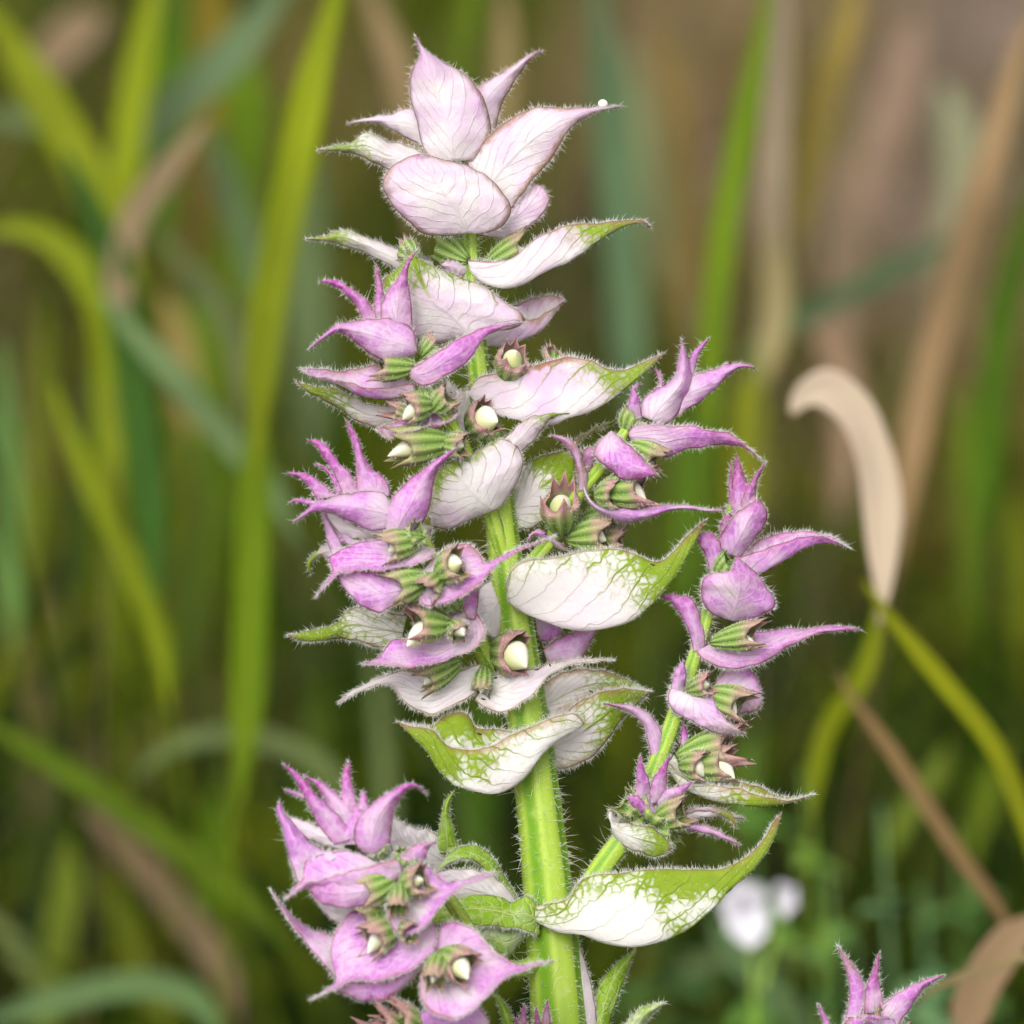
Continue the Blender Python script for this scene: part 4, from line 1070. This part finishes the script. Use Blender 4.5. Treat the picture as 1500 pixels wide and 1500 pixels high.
for tp, bl, br in (((1212, 1160), (1180, 1290), (1225, 1290)), ((1266, 1175), (1265, 1290), (1300, 1290)), ((1318, 1142), (1290, 1290), (1335, 1290)), ((1168, 1222), (1190, 1300), (1220, 1290))):
    B(Fb, '7', (70, 90), (0, 8, 0), (1, 0, 1.2, .8), [bl, ((bl[0] * .5 + tp[0] * .5) - 4, (bl[1] + tp[1]) / 2), tp], [br, ((br[0] * .4 + tp[0] * .6) + 4, (br[1] + tp[1]) / 2), tp], nv=18, nu=9)
flush_hair(Fb)

# branch H: upper right lilac cluster
H = branch('side branch ending in the upper lilac cluster right of the stem')
tube('branch_stem', [(752, 850, -20), (800, 800, -5), (850, 722, 20), (878, 688, 30), (905, 650, 35), (930, 610, 32), (955, 585, 25)], [22, 22, 21, 20, 18, 14, 8], H, hair=500, nr=20, nseg=40)
B(H, '4', (25, 15), (0, 10, 0), 'lil', [(1090, 230), (1098, 180), (1112, 130), (1150, 85), (1195, 52)], [(1122, 240), (1130, 170), (1158, 110), (1195, 52)], nv=24)
B(H, '4', (30, 20), (0, 22, 0), 'lil', [(1100, 262), (1125, 232), (1200, 212), (1290, 180), (1370, 178), (1420, 198)], [(1040, 440), (1070, 408), (1135, 370), (1222, 300), (1292, 230), (1350, 192), (1420, 198)])
B(H, '4', (35, 30), (-5, 36, -5), 'lil', [(865, 430), (872, 350), (940, 300), (1020, 250), (1048, 160), (1063, 58)], [(960, 470), (1010, 450), (1072, 380), (1108, 290), (1098, 200), (1080, 125), (1063, 58)])
B(H, '4', (28, 10), (0, 8, 0), 'dus', [(945, 300), (950, 250), (940, 220), (915, 200)], [(968, 290), (962, 240), (945, 208), (915, 200)], nv=20, nu=9)
B(H, '4', (40, 50), (30, 25, 0), 'lil', [(800, 515), (832, 480), (920, 474), (1000, 480), (1100, 480), (1200, 500), (1300, 520), (1380, 580), (1468, 658)],
  [(815, 550), (870, 592), (930, 602), (965, 632), (1080, 592), (1180, 577), (1280, 571), (1350, 577), (1405, 612), (1468, 658)], hair=1.3)
B(H, '4', (45, 90), (0, 30, 0), 'lil', [(700, 520), (650, 570), (632, 620), (690, 672), (770, 742), (840, 738), (942, 720)], [(720, 505), (760, 540), (795, 572), (862, 622), (912, 682), (942, 720)], M=[(710, 510), (715, 570), (770, 640), (850, 690), (942, 720)], hair=1.2)
B(H, '4', (35, 45), (0, 14, 0), 'lil', [(800, 460), (795, 420), (810, 350), (822, 292), (862, 272)], [(870, 440), (860, 390), (850, 340), (835, 302), (862, 272)])
B(H, '4', (30, 60), (0, 16, 0), 'dus', [(560, 800), (556, 740), (540, 650), (512, 590), (472, 552), (422, 528)], [(610, 790), (602, 720), (582, 650), (552, 582), (500, 540), (422, 528)], hair=1.2)
B(H, '4', (20, 30), (0, 12, 0), 'dus', [(590, 700), (580, 620), (600, 585), (640, 590)], [(620, 700), (630, 650), (640, 620), (640, 590)], nv=20)
B(H, '4', (-20, -10), (0, 5, 0), 'gw', [(530, 560), (570, 530), (640, 487), (700, 465), (775, 438)], [(545, 575), (590, 535), (650, 497), (710, 473), (775, 438)], nu=9)
calyx(H, '4', (800, 570), (930, 640), 24, (35, 45), .6)
calyx(H, '4', (790, 520), (830, 440), 22, (30, 30), .2, teeth=.3)
calyx(H, '4', (650, 800), (860, 780), 30, (35, 55), .95, bud=(10, 20, -.5), upper=(0, -1, -.1))
calyx(H, '4', (640, 820), (730, 815), 22, (45, 60), .8)
B(H, '4', (35, 75), (-10, 30, 0), 'lilw', [(585, 775), (600, 815), (640, 862), (720, 880), (800, 880), (900, 880), (1000, 866), (1100, 871), (1180, 886), (1272, 896)],
  [(585, 800), (610, 850), (655, 895), (720, 924), (800, 942), (880, 932), (960, 908), (1050, 890), (1150, 890), (1272, 896)], hair=1.3)
flush_hair(H)

# branch I: long right branch
I = branch('long slender side branch bearing lilac bracts up to a pointed tip')
tube('branch_stem', [(800, 1385, 0), (850, 1320, 10), (884, 1268, 18), (925, 1210, 20), (962, 1120, 15), (985, 1060, 10), (1006, 1000, 8), (1022, 950, 8), (1034, 910, 8), (1045, 860, 5), (1060, 800, 0), (1070, 740, 0)],
     [42, 38, 36, 34, 28, 26, 23, 22, 21, 18, 13, 8], I, hair=2200, long_hair=.05, nr=24, nseg=80)
B(I, '6', (0, -5), (0, 8, 0), 'mag', [(490, 270), (488, 170), (493, 88)], [(508, 270), (502, 170), (493, 88)], nv=22, nu=9)
B(I, '6', (0, 0), (0, 16, 0), 'mag', [(495, 300), (497, 200), (502, 130), (510, 62)], [(560, 250), (556, 175), (535, 120), (510, 62)])
B(I, '6', (5, 10), (0, 12, 0), 'mag', [(510, 290), (525, 235), (555, 165), (614, 86)], [(580, 250), (578, 200), (584, 150), (614, 86)])
B(I, '6', (0, 5), (0, 10, 0), 'mag', [(455, 330), (458, 300), (470, 280), (490, 262)], [(480, 330), (490, 300), (495, 280), (490, 262)], nv=20)
B(I, '6', (10, 35), (-5, 32, -5), 'lil', [(465, 400), (450, 370), (475, 305), (535, 248), (592, 214)], [(525, 412), (560, 370), (592, 330), (614, 262), (592, 214)], M=[(495, 405), (530, 330), (570, 260), (592, 214)])
B(I, '6', (0, 15), (-22, 0, 25), 'lil', [(530, 410), (600, 350), (680, 330), (760, 326), (840, 345), (902, 381)], [(500, 420), (560, 400), (640, 375), (720, 348), (790, 338), (850, 355), (902, 381)],
  M=[(530, 480), (590, 472), (655, 430), (745, 380), (825, 362), (902, 381)], hair=1.3)
B(I, '6', (10, 20), (0, 14, 0), 'lil', [(420, 460), (405, 400), (380, 352), (385, 335), (420, 326)], [(455, 450), (462, 400), (448, 350), (420, 326)], nv=24)
B(I, '6', (20, 70), (0, 34, 0), 'lil', [(470, 622), (410, 590), (394, 530), (405, 480), (450, 466), (495, 458), (510, 408)], [(510, 632), (585, 612), (645, 575), (615, 512), (565, 452), (535, 430), (510, 408)], M=[(490, 628), (515, 560), (525, 490), (510, 408)], hair=1.4)
calyx(I, '6', (440, 500), (490, 430), 18, (10, 25), .0, teeth=.2)
B(I, '6', (15, 25), (0, 18, 0), 'lil', [(365, 740), (345, 650), (310, 592), (280, 560), (246, 546)], [(405, 720), (395, 640), (358, 556), (300, 542), (246, 546)], hair=1.3)
B(I, '6', (15, 35), (-20, 25, 25), 'lil', [(400, 720), (450, 700), (600, 668), (680, 660), (760, 658), (850, 648), (938, 662)], [(375, 735), (400, 765), (460, 790), (530, 794), (620, 764), (700, 714), (800, 673), (938, 662)], hair=1.3)
calyx(I, '6', (425, 705), (565, 680), 21, (35, 60), .75, bud=(10, 14, -.5), upper=(0, -1, -.1))
B(I, '6', (-10, -5), (0, 22, 0), 'lilw', [(440, 850), (480, 790), (540, 785), (580, 830), (598, 890)], [(430, 930), (480, 950), (550, 945), (590, 930), (598, 890)], hair=1.8)
calyx(I, '6', (400, 880), (520, 920), 26, (15, 35), .7, bud=(4, 14, -.5), upper=(.3, -1, -.1))
B(I, '6', (20, 65), (0, 30, 0), (.9, .3, .25, 1.1), [(330, 880), (290, 860), (278, 905), (310, 950), (360, 975), (430, 1012), (540, 1018)], [(345, 865), (390, 850), (415, 870), (440, 930), (490, 985), (540, 1018)], M=[(335, 875), (370, 905), (420, 955), (540, 1018)], hair=1.4)
B(I, '6', (18, 35), (0, 16, 0), 'lilw', [(285, 900), (290, 850), (305, 800), (330, 770)], [(330, 890), (335, 850), (338, 810), (330, 770)], nv=24, hair=1.3)
calyx(I, '6', (345, 870), (410, 850), 18, (30, 45), .9, bud=(3, 12, -.2))
B(I, '6', (15, 30), (0, 18, 0), 'dus', [(222, 1150), (212, 1055), (172, 962), (120, 932), (55, 916)], [(260, 1110), (252, 1005), (200, 942), (140, 922), (55, 916)], hair=1.6)
calyx(I, '6', (310, 1100), (480, 1065), 32, (15, 30), .9, bud=None, upper=(0, -1, -.2), teeth=.5)
calyx(I, '6', (330, 1130), (470, 1120), 27, (20, 40), .8, bud=(20, 24, -.55), upper=(0, -1, -.2), teeth=.3)
calyx(I, '6', (320, 1130), (390, 1130), 23, (30, 50), .8, bud=(6, 17, -.8))
B(I, '6', (20, 45), (-25, 15, 30), 'wg', [(300, 1090), (400, 1180), (500, 1180), (580, 1200), (680, 1238), (775, 1226)], [(272, 1100), (300, 1140), (350, 1178), (440, 1195), (530, 1210), (600, 1232), (690, 1246), (775, 1226)],
  M=[(275, 1125), (320, 1195), (400, 1236), (500, 1256), (600, 1264), (690, 1256), (775, 1226)], hair=1.6)
# young magenta whorl on the branch
for Lp, Rp in (([(165, 1270), (170, 1190), (172, 1140), (182, 1096)], [(215, 1260), (215, 1190), (195, 1140), (182, 1096)]),
               ([(210, 1260), (225, 1180), (250, 1140), (285, 1094)], [(262, 1255), (272, 1200), (272, 1150), (285, 1094)]),
               ([(240, 1240), (270, 1212), (310, 1200), (360, 1186)], [(245, 1275), (290, 1255), (325, 1225), (360, 1186)]),
               ([(255, 1290), (200, 1255), (165, 1230), (140, 1238)], [(230, 1305), (180, 1285), (155, 1265), (140, 1238)])):
    B(I, '6', (35, 60), (0, 14, 0), (1, 0, .9, .6), Lp, Rp, nv=24, hair=1.4)
calyx(I, '6', (230, 1320), (320, 1290), 24, (30, 50), .6)
calyx(I, '6', (220, 1320), (250, 1270), 30, (20, 40), .2, teeth=.3)
calyx(I, '6', (190, 1300), (140, 1260), 22, (20, 40), .3, teeth=.5)
calyx(I, '6', (230, 1340), (300, 1350), 24, (20, 30), .2, teeth=.3)
B(I, '6', (20, 45), (10, 28, 10), (.12, .6, 0, .8), [(140, 1330), (100, 1310), (80, 1280), (75, 1300), (160, 1330), (230, 1345), (292, 1412)], [(150, 1350), (90, 1350), (110, 1385), (180, 1425), (240, 1440), (292, 1412)], hair=1.8)
B(I, '6', (15, 20), (0, 12, 0), 'wh', [(330, 1300), (400, 1278), (470, 1290), (540, 1310)], [(320, 1325), (400, 1305), (470, 1303), (540, 1310)], nu=9, hair=2.0)
B(I, '6', (20, 30), (0, 8, 0), 'pg', [(340, 1280), (420, 1270), (500, 1300), (512, 1340)], [(340, 1292), (410, 1283), (485, 1310), (512, 1340)], nu=9, hair=1.5)
B(I, '6', (25, 40), (0, 10, 0), 'lil', [(290, 1320), (350, 1325), (430, 1345), (524, 1400)], [(290, 1345), (350, 1350), (430, 1365), (524, 1400)], nu=9, hair=1.4)
B(I, '6', (10, 10), (0, 6, 0), 'mag', [(320, 1060), (325, 1010), (330, 985)], [(345, 1060), (342, 1010), (330, 985)], nv=16, nu=9)
flush_hair(I)

# a pale insect egg on a bract tip and black thrips on the bracts
def speck(name, p, size, d, mat, label, cat, group=None, ang=0, asp=1.0):
    nr, nv = 10, 8
    th = np.linspace(0, 2 * math.pi, nr, endpoint=False); t = np.linspace(0.02, .98, nv) * math.pi
    ca, sa = math.cos(ang), math.sin(ang)
    X = -np.cos(t)[:, None] * size * asp * np.ones(nr)[None]
    Y = np.sin(t)[:, None] * np.cos(th)[None] * size; Z = np.sin(t)[:, None] * np.sin(th)[None] * size
    V = np.stack([p[0] + X * ca - Y * sa, p[1] + X * sa + Y * ca, d + Z], -1)
    W = px(V); org = W.reshape(-1, 3).mean(0)
    o = link(name, mesh(name, (W - org).reshape(-1, 3), grid_faces(nr, nv, True), mat)); o.location = Vector(org)
    return tag(o, label, cat, group)


speck('insect_egg', (883, 152), 6.5, 24, EGG, 'tiny pale yellow insect egg stuck on the tip of an upper bract', 'egg', asp=1.1)

def thrips():
    """small black thrips set on whatever bract lies under them"""
    bpy.context.view_layer.update()
    dg = bpy.context.evaluated_depsgraph_get()
    o0 = Vector(C0 - FWD * D * K)
    for X, Y, a in ((659, 574, .3), (799, 782, -.5), (830, 783, 1.4), (725, 980, 1.2), (725, 993, -.2), (786, 981, -.2), (806, 975, 1.2), (708, 1024, .3), (956, 827, .3),
                    (702, 1075, .2), (926, 1198, 1.3), (742, 612, 1.1), (596, 930, .2), (866, 1013, .4)):
        q = px(np.array([[X, Y, 0.]]))[0]
        dr = (Vector(q) - o0).normalized()
        hit, loc, nor, _, ob, _ = sc.ray_cast(dg, o0, dr)
        if hit and (loc - o0).length < .62:
            d = D - (loc - o0).dot(Vector(FWD)) / K
            speck('thrips', (X, Y), 1.25, d + .6, INSECT, 'tiny black thrips resting on a bract of the tall clary sage', 'insect', 'black thrips on the bracts', a, 3.0)


thrips()

# ------------------------------------------------------------------ second sage spike, lower right
f2 = px(np.array([[1290., 1560, -60]]))[0]
ORIGIN = np.array([f2[0] + .01, f2[1] - .05, 0.]); ORIGIN[2] = ground_z(ORIGIN[0], ORIGIN[1])
spike = thing('clary_sage', ORIGIN, 'young clary sage spike of narrow magenta bracts beside a wide tan dry leaf', 'plant')
tube('main_stem', [(1330, 5300, 160), (1320, 3400, 60), (1300, 2000, -10), (1286, 1640, -20), (1276, 1560, -20), (1268, 1500, -20)], [60, 50, 40, 26, 20, 10], spike, hair=900, nseg=60, nr=20)
B(spike, '8', (-20, -30), (0, 16, 0), 'lil', [(1110, 920), (1140, 830), (1150, 760), (1132, 672), (1108, 606)], [(1210, 860), (1205, 790), (1190, 720), (1152, 662), (1108, 606)], hair=1.5)
B(spike, '8', (-15, -10), (0, 14, 0), (1, 0, 1.2, .5), [(1195, 830), (1200, 760), (1215, 710), (1247, 626)], [(1262, 820), (1255, 770), (1242, 700), (1247, 626)], hair=1.5)
B(spike, '8', (-15, 0), (0, 16, 0), 'mag', [(1230, 820), (1290, 776), (1380, 722), (1460, 702)], [(1290, 890), (1340, 820), (1395, 745), (1460, 702)], hair=1.5)
B(spike, '8', (-20, -20), (0, 16, 0), 'lil', [(1090, 1000), (1070, 900), (1055, 850), (1042, 798)], [(1140, 1000), (1110, 920), (1080, 860), (1042, 798)], hair=1.5)
B(spike, '8', (-5, 30), (0, 20, 0), 'lil', [(1210, 900), (1190, 870), (1200, 840), (1240, 850)], [(1300, 900), (1300, 860), (1275, 842), (1240, 850)], nv=24)
B(spike, '8', (-5, 30), (0, 20, 0), 'dus', [(1120, 920), (1130, 860), (1160, 840), (1200, 850)], [(1220, 930), (1240, 890), (1225, 860), (1200, 850)], nv=24)
calyx(spike, '8', (1210, 930), (1200, 850), 26, (-20, 0), .4, teeth=.4)
calyx(spike, '8', (1250, 930), (1280, 860), 26, (-20, 0), .7, teeth=.4)

# ------------------------------------------------------------------ white wild flower in the background
zc = -2300
fc = px(np.array([[1098., 1330, zc]]))[0]
ORIGIN = np.array([fc[0] + .01, fc[1] + .02, 0.]); ORIGIN[2] = ground_z(ORIGIN[0], ORIGIN[1])
wf = thing('wild_flower', ORIGIN, 'white wild flower out of focus below the lowest green leaf', 'flower')
tube('stem', [(1140, 4600, zc - 200), (1130, 2600, zc - 80), (1112, 1600, zc), (1102, 1420, zc), (1100, 1345, zc)], [9, 8, 7, 6, 5], wf, grooved=False, nseg=40, nr=10)


def petal(par, base, tip, w, bow, mat=PETAL):
    n = 14
    a, b = np.array(base, float), np.array(tip, float)
    ax = b - a
    sd = np.cross(ax, [0, 0, 1.]); sd /= max(np.linalg.norm(sd), 1e-6)
    t = np.linspace(0, 1, n)
    us = np.linspace(-1, 1, 7)
    wd = w * np.sin(np.clip(t * 1.02 + .06, 0, 1) ** .8 * math.pi) ** .7
    Q = a + ax * t[:, None]; Q[:, 2] += bow * np.sin(t * math.pi)
    V = Q[:, None] + sd[None, None] * (wd[:, None] * us[None])[..., None]
    V[..., 2] += .18 * np.abs(us)[None] ** 2 * wd[:, None]
    o = link('petal', mesh('petal', (px(V) - ORIGIN).reshape(-1, 3), grid_faces(7, n), mat), par)
    md = o.modifiers.new('thickness', 'SOLIDIFY'); md.thickness = 3 * K
    return o


for tip_, wd_ in (((1050, 1312), 24), ((1074, 1284), 24), ((1098, 1392), 28), ((1064, 1366), 26), ((1128, 1356), 18), ((1112, 1290), 22)):
    petal(wf, (1097, 1340, zc), tip_ + (zc + 60,), wd_, 12)
for tip_, wd_ in (((1166, 1298), 13), ((1168, 1328), 13), ((1140, 1290), 13), ((1150, 1345), 12)):
    petal(wf, (1148, 1318, zc - 30), tip_ + (zc + 10,), wd_, 8)
tube('stem', [(1115, 1450, zc), (1135, 1380, zc - 20), (1148, 1322, zc - 30)], [8, 8, 8], wf, grooved=False, nseg=12, nr=8)

# leafy weeds low at the right
def weed(x, y, z, n, size, color, label):
    global ORIGIN
    c = px(np.array([[x, y, -z]], float))[0]
    ORIGIN = np.array([c[0], c[1] + .01, 0.]); ORIGIN[2] = ground_z(ORIGIN[0], ORIGIN[1])
    o = thing('leafy_weed', ORIGIN, label, 'weed', 'leafy weeds behind the sage')
    top = c - ORIGIN
    Q = spline(np.array([[0, 0, 0], [top[0] + .012, top[1], top[2] * .5], top]), 20)
    th = np.linspace(0, 2 * math.pi, 6, endpoint=False)
    V = Q[:, None] + .0006 * np.stack([np.cos(th), np.sin(th), 0 * th], -1)[None]
    link('stem', mesh('stem', V.reshape(-1, 3), grid_faces(6, 20, True), BLADE, {'u': np.zeros(120), 'v': np.zeros(120)}), o, color=color + (1,))
    n = int(n * 1.8)
    for i in range(n):
        h = .35 + .65 * i / n
        p = Q[min(int(h * 19), 19)]
        a = i * 2.4 + rng.normal(0, .3); el = rng.uniform(-.35, 1.1)
        d = np.array([math.cos(a) * math.cos(el), math.sin(a) * math.cos(el), math.sin(el)])
        s = np.cross(d, [0, 0, 1.]); s /= np.linalg.norm(s)
        L_ = size * rng.uniform(.4, 1.0) * K
        t = np.linspace(0, 1, 8); us = np.linspace(-1, 1, 5)
        wd = L_ * .26 * np.sin(np.clip(t * .98 + .02, 0, 1) * math.pi) ** .8
        Qq = p + d[None] * (t * L_)[:, None]; Qq[:, 2] -= .25 * L_ * t ** 2
        Vv = Qq[:, None] + s[None, None] * (wd[:, None] * us[None])[..., None]
        Vv[..., 2] += .35 * np.abs(us)[None] * wd[:, None]
        lf = link('leaf', mesh('leaf', Vv.reshape(-1, 3), grid_faces(5, 8), BLADE, {'u': np.tile(us, 8), 'v': np.repeat(t, 5)}), o, color=color + (1,))
        md = lf.modifiers.new('thickness', 'SOLIDIFY'); md.thickness = .0003


for a in ((1290, 1180, 2600, 26, 150, (.17, .31, .13), 'blue-green leafy weed behind the thin brown dead stalk'),
          (1210, 1260, 3000, 26, 150, (.15, .30, .08), 'green leafy weed between the white flower and the brown stalk'),
          (1350, 1300, 3200, 24, 150, (.13, .27, .11), 'dark leafy weed rising behind the small pink spike'),
          (1090, 1090, 3800, 24, 150, (.14, .31, .05), 'bright leafy weed behind the long right hand branch'),
          (1120, 1400, 3300, 34, 160, (.07, .17, .04), 'dark green leafy weed behind the white wild flower'),
          (1250, 1370, 3000, 34, 170, (.08, .19, .05), 'dark green leafy weed behind the tip of the small pink spike'),
          (1400, 1210, 3600, 34, 160, (.10, .21, .05), 'soft green leafy weed beyond the thin brown dead stalk'),
          (1040, 1210, 4200, 34, 170, (.06, .16, .03), 'deep green leafy weed behind the lowest stem leaf'),
          (960, 1330, 4000, 34, 170, (.05, .13, .03), 'shaded leafy weed close behind the main stem'),
          (1180, 1130, 3400, 24, 140, (.22, .38, .05), 'yellowish leafy weed below the bent grass stalk')):
    weed(*a)
